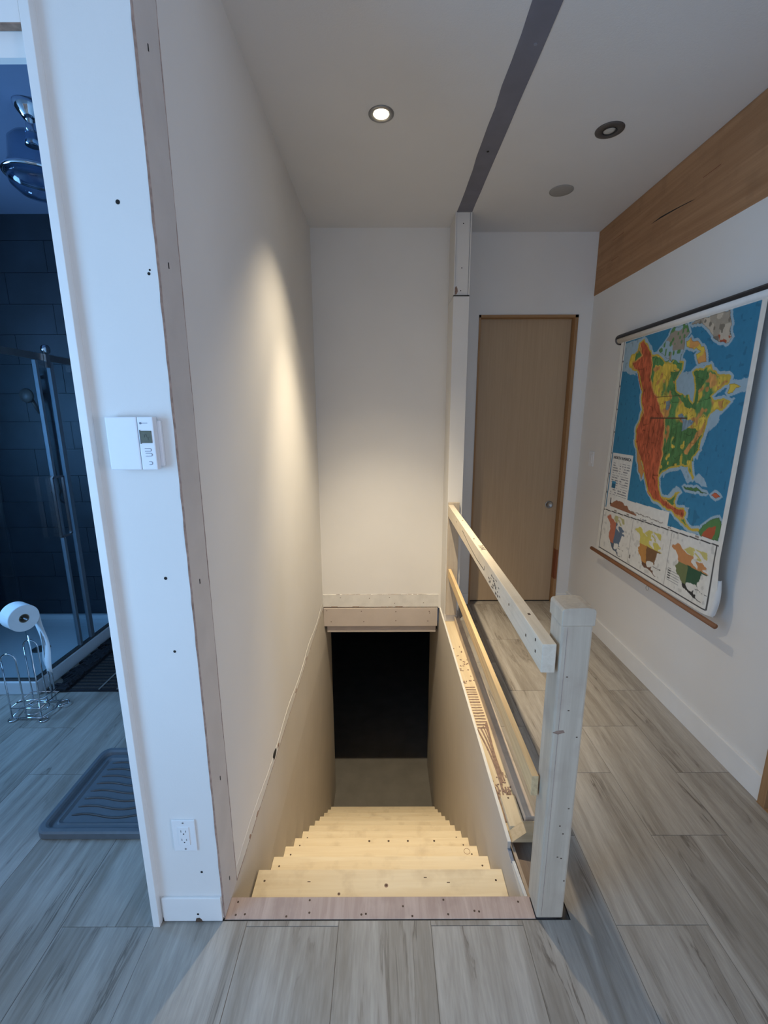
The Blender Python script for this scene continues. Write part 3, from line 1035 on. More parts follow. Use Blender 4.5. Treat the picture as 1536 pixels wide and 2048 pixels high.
LAMP = Vector((-0.007, 2.332, ZC))
lamp = downlight(LAMP, 'glowing recessed downlight in the ceiling over the stairs', True, 'brushed_nickel')
for nm, watts, cone, blend, aim in (('downlight_beam', 290, 64, 1.0, (0.0, 2.86, -1.0)), ('downlight_spill', 120, 94, 1.0, (0.0, 2.35, -1.0))):
    sd = bpy.data.lights.new(nm, 'SPOT')
    sd.energy = watts
    sd.color = (1.0, 0.845, 0.60)
    sd.spot_size = math.radians(cone)
    sd.spot_blend = blend
    sd.shadow_soft_size = 0.022
    so = bpy.data.objects.new(nm, sd)
    COL.objects.link(so)
    so.parent = lamp
    so.location = (0, 0, -0.035)
    so.rotation_euler = (Vector(aim) - (LAMP + Vector((0, 0, -0.035)))).to_track_quat('-Z', 'Y').to_euler()
downlight(Vector((1.092, 2.452, ZC)), 'unlit dark-ringed gimbal downlight in the ceiling over the hall', False, 'gunmetal')
sp = thing('ceiling_speaker', (1.088, 3.03, ZC), 'round grey speaker grille flush in the hall ceiling', 'speaker')
lathe('grille', [(0.068, 0.0), (0.068, -0.003), (0.060, -0.0045), (0.0, -0.005)], (1.088, 3.03, ZC), 'grille_grey', sp, 'z', 40)
lathe('rim', [(0.070, 0.0), (0.070, -0.0035), (0.0675, -0.0035), (0.0675, 0.0)], (1.088, 3.03, ZC), 'grille_grey', sp, 'z', 40, close=True)

# ================================================================== WALL FITTINGS
tm = thing('thermostat', (-0.63, 1.12, 1.495), 'white thermostat with small screen on the wall end', 'thermostat')
box('back_plate', -0.679, -0.562, 1.127, Y0, 1.503, 1.618, 'white_plastic', tm, 0.003)
box('cover', -0.6885, -0.6105, 1.106, 1.127, 1.496, 1.627, 'white_plastic', tm, 0.003)
ct = box('control_strip', -0.6092, -0.570, 1.106, 1.127, 1.496, 1.627, 'white_plastic', tm, 0.003)
box('seam', -0.611, -0.6088, 1.1085, 1.126, 1.498, 1.625, 'grey_ink', tm)
ds = box('display', -0.6035, -0.5765, 1.1045, 1.107, 1.563, 1.593, 'lcd', ct)
box('display_bezel', -0.6055, -0.6035, 1.1042, 1.107, 1.561, 1.595, 'gunmetal', ct)
bm = bmesh.new()
for (a, b, c, d) in ((-0.594, -0.589, 1.583, 1.584), (-0.594, -0.593, 1.577, 1.584), (-0.590, -0.589, 1.577, 1.584), (-0.586, -0.581, 1.577, 1.578), (-0.586, -0.585, 1.571, 1.578)):
    add_box(bm, a, b, 1.1040, 1.1047, c, d)
link('digits', bm, 'lcd_segment', ds)


def capsule(name, cx, cz, w, h, full, parent):
    bm = bmesh.new()
    pts = [(cx - w / 2, 1.1052, cz + h / 2), (cx + w / 2 - h / 2, 1.1052, cz + h / 2)]
    for k in range(1, 8):
        a = math.pi / 2 - math.pi * k / 8
        pts.append((cx + w / 2 - h / 2 + h / 2 * math.cos(a), 1.1052, cz + h / 2 * math.sin(a)))
    pts += [(cx + w / 2 - h / 2, 1.1052, cz - h / 2), (cx - w / 2, 1.1052, cz - h / 2)]
    add_tube(bm, pts, 0.0006, 5)
    return link(name, bm, 'grey_ink', parent)


capsule('button', -0.589, 1.546, 0.016, 0.007, False, ct)
capsule('button', -0.588, 1.534, 0.016, 0.007, False, ct)
capsule('button', -0.5855, 1.513, 0.008, 0.008, True, ct)
bm = bmesh.new()
add_lathe(bm, [(0.0028, 0.001), (0.0028, 0.0)], (-0.601, 1.1052, 1.6115), 'y', 12)
add_box(bm, -0.600, -0.584, 1.1052, 1.1062, 1.611, 1.6122)
link('logo_mark', bm, 'grey_ink', ct)

ol = thing('wall_outlet', (-0.629, 1.13, 0.286), 'white duplex outlet low on the wall end above the baseboard', 'outlet')
pl_ = box('cover_plate', -0.665, -0.593, 1.130, Y0, 0.286, 0.402, 'outlet_plastic', ol, 0.002)
fc = box('receptacle', -0.646, -0.612, 1.1275, 1.131, 0.311, 0.378, 'outlet_plastic', ol, 0.001)
for zc in (0.360, 0.328):
    box('slot', -0.637, -0.6355, 1.1272, 1.128, zc, zc + 0.008, 'dark_hole', fc)
    box('slot', -0.6225, -0.621, 1.1272, 1.128, zc, zc + 0.007, 'dark_hole', fc)
    lathe('ground_hole', [(0.0022, -0.0003), (0.0022, 0.001)], (-0.629, 1.1275, zc - 0.006), 'dark_hole', fc, 'y', 10)
for zc in (0.393, 0.295):
    lathe('screw', [(0.003, 0.0), (0.003, -0.0008), (0.001, -0.001)], (-0.629, 1.130, zc), 'brushed_nickel', pl_, 'y', 12)

sw = thing('light_switch', (XW - 0.004, 3.43, 1.245), 'white light switch on the right wall near the hall door', 'switch')
swp = box('cover_plate', XW - 0.006, XW, 3.395, 3.468, 1.245, 1.360, 'outlet_plastic', sw, 0.002)
box('rocker', XW - 0.010, XW - 0.006, 3.415, 3.448, 1.27, 1.335, 'outlet_plastic', sw, 0.001)

# ================================================================== WALL MAP
# outlines of the printed map in sheet coordinates (u across, v down)
MAP = {'appal': [(0.673,0.467),(0.725,0.413),(0.765,0.374),(0.785,0.348),(0.784,0.389),(0.745,0.428),(0.707,0.472)],
 'arctic': [(0.402,0.05),(0.458,0.006),(0.557,0.003),(0.583,0.038),(0.55,0.057),(0.558,0.107),(0.551,0.138),(0.473,0.13),(0.4,0.099),(0.357,0.082)],
 'baffin': [(0.561,0.07),(0.599,0.062),(0.658,0.084),(0.718,0.116),(0.737,0.154),(0.679,0.152),(0.648,0.123),(0.684,0.12),(0.625,0.099),(0.576,0.09)],
 'bahama': [(0.775,0.556),(0.801,0.533),(0.815,0.538),(0.846,0.555),(0.871,0.576),(0.827,0.578),(0.786,0.569)],
 'baja': [(0.271,0.48),(0.299,0.491),(0.345,0.542),(0.368,0.57),(0.354,0.6),(0.325,0.573),(0.292,0.53)],
 'bering': [(-0.01,0.011),(0.079,0.009),(0.223,0.009),(0.283,0.053),(0.297,0.08),(0.194,0.018),(0.158,0.026),(0.142,0.06),(0.082,0.072),(0.072,0.113),(0.121,0.136),(0.168,0.158),(0.09,0.148),(-0.017,0.128)],
 'cshelf': [(0.741,0.664),(0.779,0.655),(0.773,0.677),(0.77,0.699),(0.753,0.702)],
 'cuba': [(0.71,0.591),(0.743,0.586),(0.799,0.588),(0.84,0.594),(0.877,0.596),(0.847,0.599),(0.788,0.596),(0.74,0.596)],
 'eshelf': [(0.842,0.316),(0.913,0.283),(0.937,0.284),(0.913,0.303),(0.868,0.337),(0.87,0.362),(0.825,0.388),(0.807,0.418),(0.773,0.489),(0.755,0.481),(0.787,0.4),(0.8,0.352)],
 'green_tip': [(0.78,0.078),(0.83,0.078),(0.865,0.092),(0.852,0.107),(0.8,0.101)],
 'greenland': [(0.582,0.01),(0.611,0.007),(0.827,0.0),(0.843,0.044),(0.865,0.092),(0.851,0.106),(0.8,0.101),(0.755,0.082),(0.719,0.053),(0.659,0.021),(0.617,0.024)],
 'gshelf': [(0.541,0.58),(0.533,0.558),(0.581,0.542),(0.639,0.53),(0.687,0.52),(0.727,0.536),(0.757,0.562),(0.74,0.574),(0.707,0.56),(0.669,0.53),(0.626,0.538),(0.561,0.555)],
 'hisp': [(0.896,0.596),(0.929,0.589),(0.958,0.593),(0.928,0.606)],
 'hring': [(0.477,0.171),(0.553,0.169),(0.532,0.206),(0.552,0.244),(0.614,0.258),(0.66,0.279),(0.682,0.287),(0.679,0.245),(0.643,0.179),(0.671,0.17),(0.737,0.175),(0.76,0.206),(0.709,0.247),(0.718,0.318),(0.628,0.301),(0.594,0.273),(0.508,0.238),(0.534,0.215)],
 'hudson': [(0.554,0.172),(0.596,0.178),(0.642,0.177),(0.662,0.214),(0.681,0.245),(0.686,0.276),(0.682,0.287),(0.66,0.279),(0.646,0.259),(0.613,0.256),(0.551,0.24),(0.531,0.211),(0.534,0.187)],
 'labrador': [(0.762,0.191),(0.808,0.209),(0.81,0.237),(0.78,0.246),(0.765,0.221)],
 'lakes': [(0.583,0.34),(0.621,0.328),(0.667,0.348),(0.715,0.356),(0.69,0.372),(0.634,0.396),(0.638,0.356)],
 'land': [(0.082,0.072),(0.142,0.06),(0.158,0.026),(0.194,0.018),(0.249,0.04),(0.294,0.087),(0.36,0.095),(0.426,0.126),(0.474,0.135),(0.531,0.128),(0.576,0.14),(0.578,0.17),(0.55,0.184),(0.532,0.206),(0.551,0.24),(0.614,0.258),(0.65,0.26),(0.66,0.279),(0.682,0.287),(0.683,0.268),(0.679,0.245),(0.662,0.214),(0.643,0.179),(0.671,0.17),(0.723,0.174),(0.747,0.165),(0.788,0.187),(0.819,0.203),(0.858,0.205),(0.892,0.214),(0.892,0.235),(0.836,0.256),(0.801,0.269),(0.833,0.287),(0.875,0.278),(0.916,0.293),(0.882,0.32),(0.843,0.319),(0.813,0.33),(0.801,0.355),(0.794,0.377),(0.79,0.407),(0.782,0.43),(0.779,0.465),(0.786,0.445),(0.766,0.467),(0.751,0.482),(0.737,0.5),(0.748,0.523),(0.773,0.549),(0.762,0.557),(0.736,0.539),(0.712,0.52),(0.672,0.518),(0.637,0.524),(0.578,0.535),(0.528,0.555),(0.512,0.584),(0.52,0.606),(0.541,0.631),(0.564,0.652),(0.585,0.653),(0.637,0.642),(0.659,0.616),(0.693,0.609),(0.677,0.626),(0.672,0.656),(0.685,0.672),(0.742,0.667),(0.763,0.679),(0.753,0.702),(0.773,0.721),(0.817,0.729),(0.86,0.722),(0.864,0.732),(0.833,0.738),(0.792,0.739),(0.739,0.727),(0.697,0.712),(0.655,0.696),(0.595,0.687),(0.535,0.679),(0.47,0.669),(0.418,0.635),(0.391,0.596),(0.368,0.57),(0.342,0.534),(0.303,0.504),(0.253,0.472),(0.232,0.44),(0.242,0.439),(0.23,0.383),(0.258,0.35),(0.267,0.309),(0.242,0.262),(0.231,0.216),(0.2,0.169),(0.168,0.14),(0.121,0.136),(0.072,0.113)],
 'newf': [(0.89,0.265),(0.893,0.238),(0.954,0.245),(0.914,0.266)],
 'north_green': [(0.294,0.087),(0.425,0.122),(0.576,0.14),(0.564,0.177),(0.475,0.162),(0.432,0.143),(0.375,0.138),(0.314,0.133),(0.316,0.108)],
 'nshelf': [(0.884,0.227),(0.938,0.229),(0.992,0.223),(0.993,0.262),(0.905,0.276),(0.883,0.265)],
 'red': [(0.16,0.03),(0.195,0.021),(0.246,0.049),(0.281,0.079),(0.304,0.133),(0.303,0.176),(0.333,0.221),(0.397,0.267),(0.43,0.311),(0.48,0.349),(0.502,0.416),(0.505,0.455),(0.498,0.437),(0.514,0.486),(0.496,0.534),(0.495,0.557),(0.515,0.591),(0.544,0.643),(0.572,0.662),(0.671,0.675),(0.742,0.671),(0.753,0.702),(0.708,0.699),(0.628,0.689),(0.542,0.674),(0.45,0.663),(0.41,0.627),(0.368,0.57),(0.325,0.511),(0.273,0.472),(0.257,0.448),(0.239,0.392),(0.271,0.355),(0.293,0.322),(0.252,0.262),(0.208,0.192),(0.168,0.14),(0.111,0.107),(0.175,0.095),(0.212,0.089)],
 'samer': [(0.858,0.733),(0.882,0.708),(0.918,0.684),(0.964,0.662),(0.987,0.672),(0.991,0.73),(0.985,0.748),(0.925,0.748),(0.881,0.746)],
 'samer_red': [(0.88,0.743),(0.905,0.721),(0.936,0.704),(0.961,0.693),(0.964,0.719),(0.949,0.745),(0.913,0.747)],
 'segreen': [(0.546,0.386),(0.61,0.372),(0.676,0.379),(0.724,0.382),(0.782,0.407),(0.779,0.465),(0.786,0.445),(0.751,0.482),(0.743,0.521),(0.761,0.554),(0.712,0.52),(0.629,0.523),(0.542,0.545),(0.509,0.576),(0.494,0.542),(0.517,0.494),(0.52,0.451),(0.531,0.449),(0.546,0.415)],
 'winnipeg': [(0.476,0.282),(0.501,0.274),(0.517,0.295),(0.506,0.316),(0.485,0.307)],
 'yshelf': [(0.592,0.652),(0.621,0.618),(0.652,0.593),(0.683,0.599),(0.694,0.623),(0.676,0.648),(0.638,0.645)],
 'yucatan': [(0.585,0.653),(0.637,0.642),(0.659,0.616),(0.693,0.609),(0.677,0.626),(0.672,0.656),(0.66,0.669),(0.603,0.658)]}

YL, YR, ZT, ZB = 3.005, 1.945, 2.10, 0.69
U0, U1, V0, V1 = -0.050, 1.016, -0.004, 1.000


def sheet(u, v, off=0.0):
    bow = 0.010 * math.sin(math.pi * min(max(v, 0), 1))
    return Vector((1.566 - 0.028 * v + bow * 0.3 - off, YL - u * (YL - YR), ZT - v * (ZT - ZB)))


NU, NV = 300, 420
uu = np.linspace(U0, U1, NU)
vv = np.linspace(V0, V1, NV)
UU, VV = np.meshgrid(uu, vv)
rng = np.random.default_rng(5)


def inside(poly, U, V):
    r = np.zeros(U.shape, bool)
    k = len(poly)
    for i in range(k):
        x1, y1 = poly[i]
        x2, y2 = poly[(i + 1) % k]
        if y1 == y2:
            continue
        c = (y1 > V) != (y2 > V)
        r ^= c & (U < (x2 - x1) * (V - y1) / (y2 - y1) + x1)
    return r


def vnoise(U, V, s, seed):
    """smooth value noise"""
    g = np.random.default_rng(seed).random((160, 160))
    x, y = (U + 1) * s, (V + 1) * s
    i, j = np.floor(x).astype(int), np.floor(y).astype(int)
    fx, fy = x - i, y - j
    fx, fy = fx * fx * (3 - 2 * fx), fy * fy * (3 - 2 * fy)
    i %= 159
    j %= 159
    return (g[j, i] * (1 - fx) + g[j, i + 1] * fx) * (1 - fy) + (g[j + 1, i] * (1 - fx) + g[j + 1, i + 1] * fx) * fy


n1 = vnoise(UU, VV, 26, 1)
n2 = vnoise(UU, VV, 60, 2)
n3 = vnoise(UU, VV, 13, 3)
WU = UU + 0.012 * (n1 - 0.5) + 0.008 * (n2 - 0.5)
WV = VV + 0.009 * (vnoise(UU, VV, 26, 4) - 0.5) + 0.006 * (vnoise(UU, VV, 60, 6) - 0.5)
img = np.zeros((NV, NU, 3))
WHITE = np.array((0.74, 0.72, 0.66))
img[:] = WHITE
BLUE = np.array((0.036, 0.205, 0.345))
SHELF = np.array((0.33, 0.45, 0.52))
GREEN = np.array((0.085, 0.200, 0.065))
YELLOW = np.array((0.70, 0.50, 0.075))
RED = np.array((0.56, 0.125, 0.055))
ORANGE = np.array((0.68, 0.33, 0.10))
DARK = np.array((0.10, 0.05, 0.03))
GREY = np.array((0.36, 0.31, 0.24))
base_line = 0.787 - 0.033 * np.clip(UU, 0, 1)
sea = (UU > 0.003) & (UU < 0.988) & (VV < base_line - 0.014) & (VV > 0.004)
img[sea] = BLUE * 1.0


def paint(key, col, warp=True, grow=0.0, mask=None):
    U_, V_ = (WU, WV) if warp else (UU, VV)
    p = MAP[key]
    if grow:
        cx = sum(q[0] for q in p) / len(p)
        cy = sum(q[1] for q in p) / len(p)
        p = [(cx + (a - cx) * (1 + grow), cy + (b - cy) * (1 + grow)) for a, b in p]
    k = inside(p, U_, V_) & sea
    if mask is not None:
        k &= mask
    img[k] = col
    return k


def dilate(m, k):
    r = m.copy()
    for _ in range(k):
        q = r.copy()
        q[1:] |= r[:-1]
        q[:-1] |= r[1:]
        q[:, 1:] |= r[:, :-1]
        q[:, :-1] |= r[:, 1:]
        r = q
    return r


land = inside(MAP['land'], WU, WV)
for q in ('greenland', 'arctic', 'baffin', 'newf', 'cuba', 'hisp', 'samer', 'baja'):
    land |= inside(MAP[q], WU, WV)
shelf = dilate(land, 4) & sea
img[shelf] = SHELF
for q in ('nshelf', 'eshelf', 'bering', 'gshelf', 'yshelf', 'cshelf', 'bahama'):
    paint(q, SHELF)
kl = paint('land', YELLOW)
mix1 = np.clip((0.55 * n3 + 0.30 * n1 + 0.15 * n2 - 0.46) / 0.10, 0, 1)[..., None]
mix2 = np.clip((0.5 * vnoise(UU, VV, 34, 31) + 0.5 * n2 - 0.60) / 0.08, 0, 1)[..., None]
tone = (YELLOW * (1 - mix1) + GREEN * 1.3 * mix1) * (1 - mix2) + ORANGE * 0.85 * mix2
img[kl] = tone[kl]
paint('north_green', GREEN * 1.3, mask=n1 > 0.38)
paint('hring', GREEN)
paint('segreen', GREEN * 1.05, mask=(0.6 * n2 + 0.4 * n1) > 0.34)
paint('lakes', SHELF * 0.7)
paint('winnipeg', SHELF * 0.6)
paint('appal', ORANGE * 0.85)
paint('labrador', ORANGE)
k = paint('red', RED)
img[dilate(k, 3) & kl & ~k] = ORANGE
rel = 0.55 * vnoise(UU * 2.4, VV, 40, 33) + 0.45 * vnoise(UU * 2.0, VV, 70, 34)
img[k] *= (0.40 + 0.95 * rel[k])[:, None]
img[kl & ~k] *= (0.62 + 0.70 * rel[kl & ~k])[:, None]
edge = kl & ~dilate(~kl, 1) == False
paint('yucatan', GREEN)
paint('hudson', SHELF * 0.95, grow=0.02)
paint('baja', ORANGE * 0.8)
kg = paint('greenland', GREY)
img[kg & (n1 > 0.55)] = GREY * 1.5
img[kg & (n2 > 0.72)] = GREY * 0.55
paint('green_tip', RED * 0.7, mask=n2 > 0.4)
ka = paint('arctic', GREY * 0.9)
img[ka & (n1 > 0.50)] = SHELF
img[ka & (n2 > 0.66)] = GREEN * 1.2
kb = paint('baffin', YELLOW)
img[kb & (n1 > 0.5)] = ORANGE
for q in ('newf',):
    paint(q, YELLOW)
paint('cuba', GREEN)
paint('hisp', RED)
paint('samer', GREEN * 1.1)
paint('samer_red', RED * 0.8)
allland = land & sea
img[allland & dilate(~allland, 1)] *= 0.55          # printed coast line
# printed river lines and borders
rv = (np.abs(n1 - 0.5) < 0.014) & kl
img[rv] *= 0.45
rim = kl & dilate(~land, 3)
img[rim] = YELLOW * 0.8
for v_, a, b in ((0.262, 0.385, 0.60), (0.345, 0.36, 0.66)):
    img[(np.abs(VV - v_) < 0.0018) & (UU > a) & (UU < b) & kl] = DARK
img[kl & (np.abs(((UU * 26) % 1) - 0.5) < 0.05) & (VV > 0.35) & (VV < 0.47) & (UU > 0.25)] *= 0.6
for (u_, v_, r_) in ((0.60, 0.27, 0.012), (0.635, 0.27, 0.010)):
    img[((UU - u_) ** 2 + (VV - v_) ** 2 < r_ ** 2)] = GREEN * 1.3
sp_ = sea & ~shelf & ~allland
img[sp_ & (n2 > 0.86)] *= 0.78
# legend panel and profile strip
leg = (UU > 0.012) & (UU < 0.243) & (VV > 0.508) & (VV < 0.716)
img[leg] = WHITE
rowp = (VV * 100) % 1.15
wob = vnoise(UU, VV, 75, 9)
img[leg & (rowp < 0.42) & (VV > 0.545) & (VV < 0.705) & (UU > 0.035) & (UU < 0.225) & (wob > 0.42)] = (0.23, 0.23, 0.24)
img[(UU > 0.045) & (UU < 0.09) & (VV > 0.640) & (VV < 0.672)] = BLUE * 0.6
img[(UU > 0.045) & (UU < 0.09) & (VV > 0.640) & (VV < 0.652)] = BLUE * 1.2
prf = (UU > 0.012) & (UU < 0.640) & (VV > 0.712 - 0.02 * UU) & (VV < base_line - 0.012)
img[prf] = WHITE
top = 0.757 - 0.028 * np.exp(-((UU - 0.17) / 0.10) ** 2) - 0.010 * vnoise(UU, VV * 0, 40, 12)
img[prf & (VV > top) & (VV < 0.762) & (UU > 0.06) & (UU < 0.36)] = (0.30, 0.13, 0.07)
img[prf & (np.abs(VV - (0.752 - 0.006 * vnoise(UU, VV * 0, 50, 15))) < 0.0018) & (UU > 0.30) & (UU < 0.60)] = (0.25, 0.22, 0.18)
img[prf & (UU > 0.050) & (UU < 0.062) & (VV > 0.722) & (VV < 0.755)] = (0.05, 0.04, 0.04)
# frame lines, ticks
img[(np.abs(UU + 0.012) < 0.0028) & (VV < 0.99)] = (0.18, 0.18, 0.18)
img[(np.abs(VV - base_line) < 0.0022) & (UU > -0.012) & (UU < 0.995)] = (0.05, 0.05, 0.05)
img[(np.abs(VV - 0.984) < 0.0020) & (UU > -0.012) & (UU < 0.985)] = (0.05, 0.05, 0.05)
img[(np.abs(UU - 0.985) < 0.0028) & (VV > base_line) & (VV < 0.984)] = (0.05, 0.05, 0.05)
for d_ in (0.334, 0.686):
    img[(np.abs(UU - d_) < 0.0020) & (VV > base_line) & (VV < 0.984)] = (0.35, 0.33, 0.30)
for t_ in (0.09, 0.20, 0.305, 0.41, 0.51, 0.61, 0.70):
    img[(UU > -0.012) & (UU < 0.004) & (np.abs(VV - t_) < 0.0035)] = (0.2, 0.2, 0.2)
for t_ in (0.13, 0.27, 0.66, 0.86):
    img[(np.abs(UU - t_) < 0.013) & (np.abs(VV - base_line + 0.008) < 0.003)] = (0.3, 0.25, 0.22)
img[(UU > 0.40) & (UU < 0.52) & (np.abs(VV - base_line + 0.007) < 0.0025) & (wob > 0.45)] = (0.2, 0.2, 0.2)
# faint print on the inset sheets
ins = (VV > base_line + 0.004) & (VV < 0.98) & (UU > -0.008) & (UU < 0.982)
img[ins & (n2 > 0.80)] *= 0.82
img[ins & (UU > 0.70) & (UU < 0.79) & (VV > 0.905) & (VV < 0.955) & ((VV * 100) % 0.95 < 0.35)] = (0.28, 0.28, 0.28)
img[ins & (UU > 0.70) & (UU < 0.722) & (VV > 0.905) & (VV < 0.948) & ((VV * 100) % 0.95 < 0.55)] = (0.05, 0.05, 0.05)
img[ins & (UU > 0.345) & (UU < 0.36) & (VV > 0.94) & (VV < 0.955)] = (0.2, 0.18, 0.16)
lb = MAP['land']
lu0, lu1 = min(p[0] for p in lb), max(p[0] for p in lb)
lv0, lv1 = 0.02, max(p[1] for p in lb)
boxes = [((0.045, 0.265), (0.800, 0.975)), ((0.375, 0.630), (0.800, 0.970)), ((0.705, 0.965), (0.798, 0.968))]
INK = [((0.50, 0.17, 0.10), (0.48, 0.45, 0.22), (0.10, 0.20, 0.38), (0.12, 0.17, 0.24)),
       ((0.62, 0.54, 0.13), (0.60, 0.53, 0.14), (0.52, 0.25, 0.07), (0.21, 0.11, 0.05)),
       ((0.56, 0.25, 0.10), (0.60, 0.53, 0.18), (0.16, 0.19, 0.08), (0.035, 0.10, 0.055))]
for bi, ((a0, a1), (b0, b1)) in enumerate(boxes):
    S = lu0 + (UU - a0) / (a1 - a0) * (lu1 - lu0)
    T = lv0 + (VV - b0) / (b1 - b0) * (lv1 - lv0)
    S = S + 0.05 * (n2 - 0.5)
    T = T + 0.03 * (n1 - 0.5)
    L_ = inside(lb, S, T) & ~inside(MAP['hudson'], S, T)
    A_ = inside(MAP['arctic'], S, T) | inside(MAP['baffin'], S, T) | inside(MAP['greenland'], S, T)
    C_ = inside(MAP['cuba'], S, T) | inside(MAP['hisp'], S, T)
    ok = ins & (UU > a0 - 0.02) & (UU < a1 + 0.02)
    north, arc, west, east = [np.array(c) for c in INK[bi]]
    img[L_ & ok] = east
    img[L_ & ok & (S < 0.50)] = west if bi else north
    if bi:
        img[L_ & ok & (T < 0.30)] = north
    if bi == 2:
        img[L_ & ok & (T > 0.60)] = (0.03, 0.03, 0.03)
    if bi == 1:
        img[L_ & ok & (T > 0.60)] = (0.16, 0.08, 0.05)
    if bi == 0:
        img[L_ & ok & (T > 0.56)] = (0.10, 0.13, 0.17)
    img[A_ & ok] = arc
    img[C_ & ok] = (0.05, 0.05, 0.05)
img *= (0.95 + 0.10 * vnoise(UU, VV, 75, 21))[..., None]

mp_ = thing('wall_map', (1.56, 2.475, 0.64), 'pull-down school map of North America hanging on the right wall', 'map')
verts = np.zeros((NV, NU, 3))
for j, v in enumerate(vv):
    s0 = sheet(0, v)
    verts[j, :, 0] = s0.x
    verts[j, :, 1] = YL - uu * (YL - YR)
    verts[j, :, 2] = s0.z
# the free right edge curls back to the wall near the foot
cu_ = np.clip((UU - 0.955) / 0.06, 0, 1) ** 2 * np.clip((VV - 0.80) / 0.15, 0, 1)
verts[:, :, 0] += 0.022 * cu_
V3 = verts.reshape(-1, 3)
org = np.array(mp_.location)
idx = np.arange(NU * NV).reshape(NV, NU)
faces = np.stack([idx[:-1, :-1], idx[:-1, 1:], idx[1:, 1:], idx[1:, :-1]], -1).reshape(-1, 4)
me = bpy.data.meshes.new('printed_sheet')
me.from_pydata((V3 - org).tolist(), [], faces.tolist())
at = me.color_attributes.new('print', 'FLOAT_COLOR', 'POINT')
buf = np.ones((NU * NV, 4), np.float32)
buf[:, :3] = img.reshape(-1, 3)
at.data.foreach_set('color', buf.ravel())
me.polygons.foreach_set('use_smooth', np.ones(len(faces), bool))
m, n_, l_, b_ = new_mat('map_print')
b_.inputs['Roughness'].default_value = 0.55
b_.inputs['Specular IOR Level'].default_value = 0.3
ca = n_.new('ShaderNodeVertexColor')
ca.layer_name = 'print'
l_.new(ca.outputs['Color'], b_.inputs['Base Color'])
me.materials.append(m)
so_ = bpy.data.objects.new('printed_sheet', me)
COL.objects.link(so_)
so_.parent = mp_
P(so_, 'relief map print with blue seas and three inset maps')
p = sheet(0.130, 0.529, 0.0012)
text_mesh('map_title', 'NORTH AMERICA', 0.0270, 'black_ink', so_, p, (0, -1, 0), (0, 0, 1))
# rolled cloth, case, bottom rod
tube('cloth_roll', [(1.570, 3.085, 2.118), (1.570, 1.905, 2.118)], 0.022, 'roller_white', mp_, 20)
bm = bmesh.new()
prof = []
for k in range(13):
    a = math.radians(-20 + 200 * k / 12)
    prof.append((1.580 + 0.034 * math.cos(a), 2.124 + 0.032 * math.sin(a)))
for k in range(12, -1, -1):
    a = math.radians(-20 + 200 * k / 12)
    prof.append((1.580 + 0.031 * math.cos(a), 2.124 + 0.029 * math.sin(a)))
A_ = [bm.verts.new((x, 3.105, z)) for x, z in prof]
B_ = [bm.verts.new((x, 1.885, z)) for x, z in prof]
nn = len(prof)
for i in range(nn):
    bm.faces.new([A_[i], A_[(i + 1) % nn], B_[(i + 1) % nn], B_[i]])
for i in range(12):
    for Q in (A_, B_):
        bm.faces.new([Q[i], Q[i + 1], Q[nn - 2 - i], Q[nn - 1 - i]])
P(link('roller_case', bm, 'case_black', mp_), 'black metal roller case')
for y in (3.100, 1.890):
    lathe('end_cap', [(0.0, -0.005), (0.033, -0.005), (0.034, 0.0), (0.033, 0.005), (0.0, 0.005)], (1.579, y, 2.122), 'gunmetal', mp_, 'y', 24)
rod = tube('bottom_rod', [(1.545, 3.140, 0.668), (1.537, 1.880, 0.668)], 0.0125, 'rod_wood', mp_, 14)
tube('pull_ring', [(1.541, 2.42 + 0.012 * math.sin(a * 0.6), 0.640 + 0.014 * math.cos(a * 0.6)) for a in range(0, 11)], 0.0015, 'brushed_nickel', rod, 6)
bm = bmesh.new()
prev = None
for j in range(9):
    v = 0.870 + 0.125 * j / 8
    bulge = math.sin(math.pi * j / 8)
    row = [bm.verts.new(sheet(1.000, v, -0.012)), bm.verts.new(sheet(1.020 + 0.016 * bulge, v, -0.018)), bm.verts.new(sheet(1.010 + 0.012 * bulge, v, -0.034))]
    if prev:
        for a in range(2):
            bm.faces.new([prev[a], prev[a + 1], row[a + 1], row[a]])
    prev = row
P(link('curled_edge', bm, 'roller_white', mp_, True), 'curled back edge of the sheet')

# ================================================================== BATHROOM
sh = thing('shower_enclosure', (-2.6, 2.8, 0), 'glass corner shower with white base and sliding door', 'shower')
SX, SY = -2.075, 2.345            # outer right side and front of the shower base
pan = bmesh.new()
add_box(pan, RX0 + 0.002, SX, SY, SY + 0.05, 0.0005, 0.085, 0.006)
add_box(pan, SX - 0.05, SX, SY + 0.05, BY1 - 0.009, 0.0005, 0.085, 0.006)
add_box(pan, RX0 + 0.002, SX - 0.045, SY + 0.045, BY1 - 0.009, 0.0005, 0.048)
# a raised rim at the back with a soft corner
add_box(pan, RX0 + 0.002, SX - 0.045, BY1 - 0.045, BY1 - 0.009, 0.048, 0.085, 0.006)
base = P(link('shower_base', pan, 'acrylic_white', sh), 'white acrylic shower base')
lathe('drain', [(0.055, 0.0), (0.055, 0.004), (0.048, 0.006), (0.0, 0.006)], (-2.40, 2.80, 0.048), 'gunmetal', base, 'z', 28)
box('front_glass', RX0 + 0.004, SX - 0.030, SY + 0.021, SY + 0.029, 0.092, 2.02, 'shower_glass', sh)
box('side_glass', SX - 0.029, SX - 0.021, SY + 0.022, 2.90, 0.092, 1.975, 'shower_glass', sh)
box('door_glass', SX - 0.045, SX - 0.037, 2.77, BY1 - 0.02, 0.098, 2.02, 'shower_glass', sh)
box('bottom_channel', SX - 0.040, SX - 0.010, SY + 0.01, BY1 - 0.01, 0.085, 0.093, 'gunmetal', sh)
box('bottom_channel', RX0 + 0.004, SX - 0.040, SY + 0.012, SY + 0.038, 0.085, 0.093, 'gunmetal', sh)
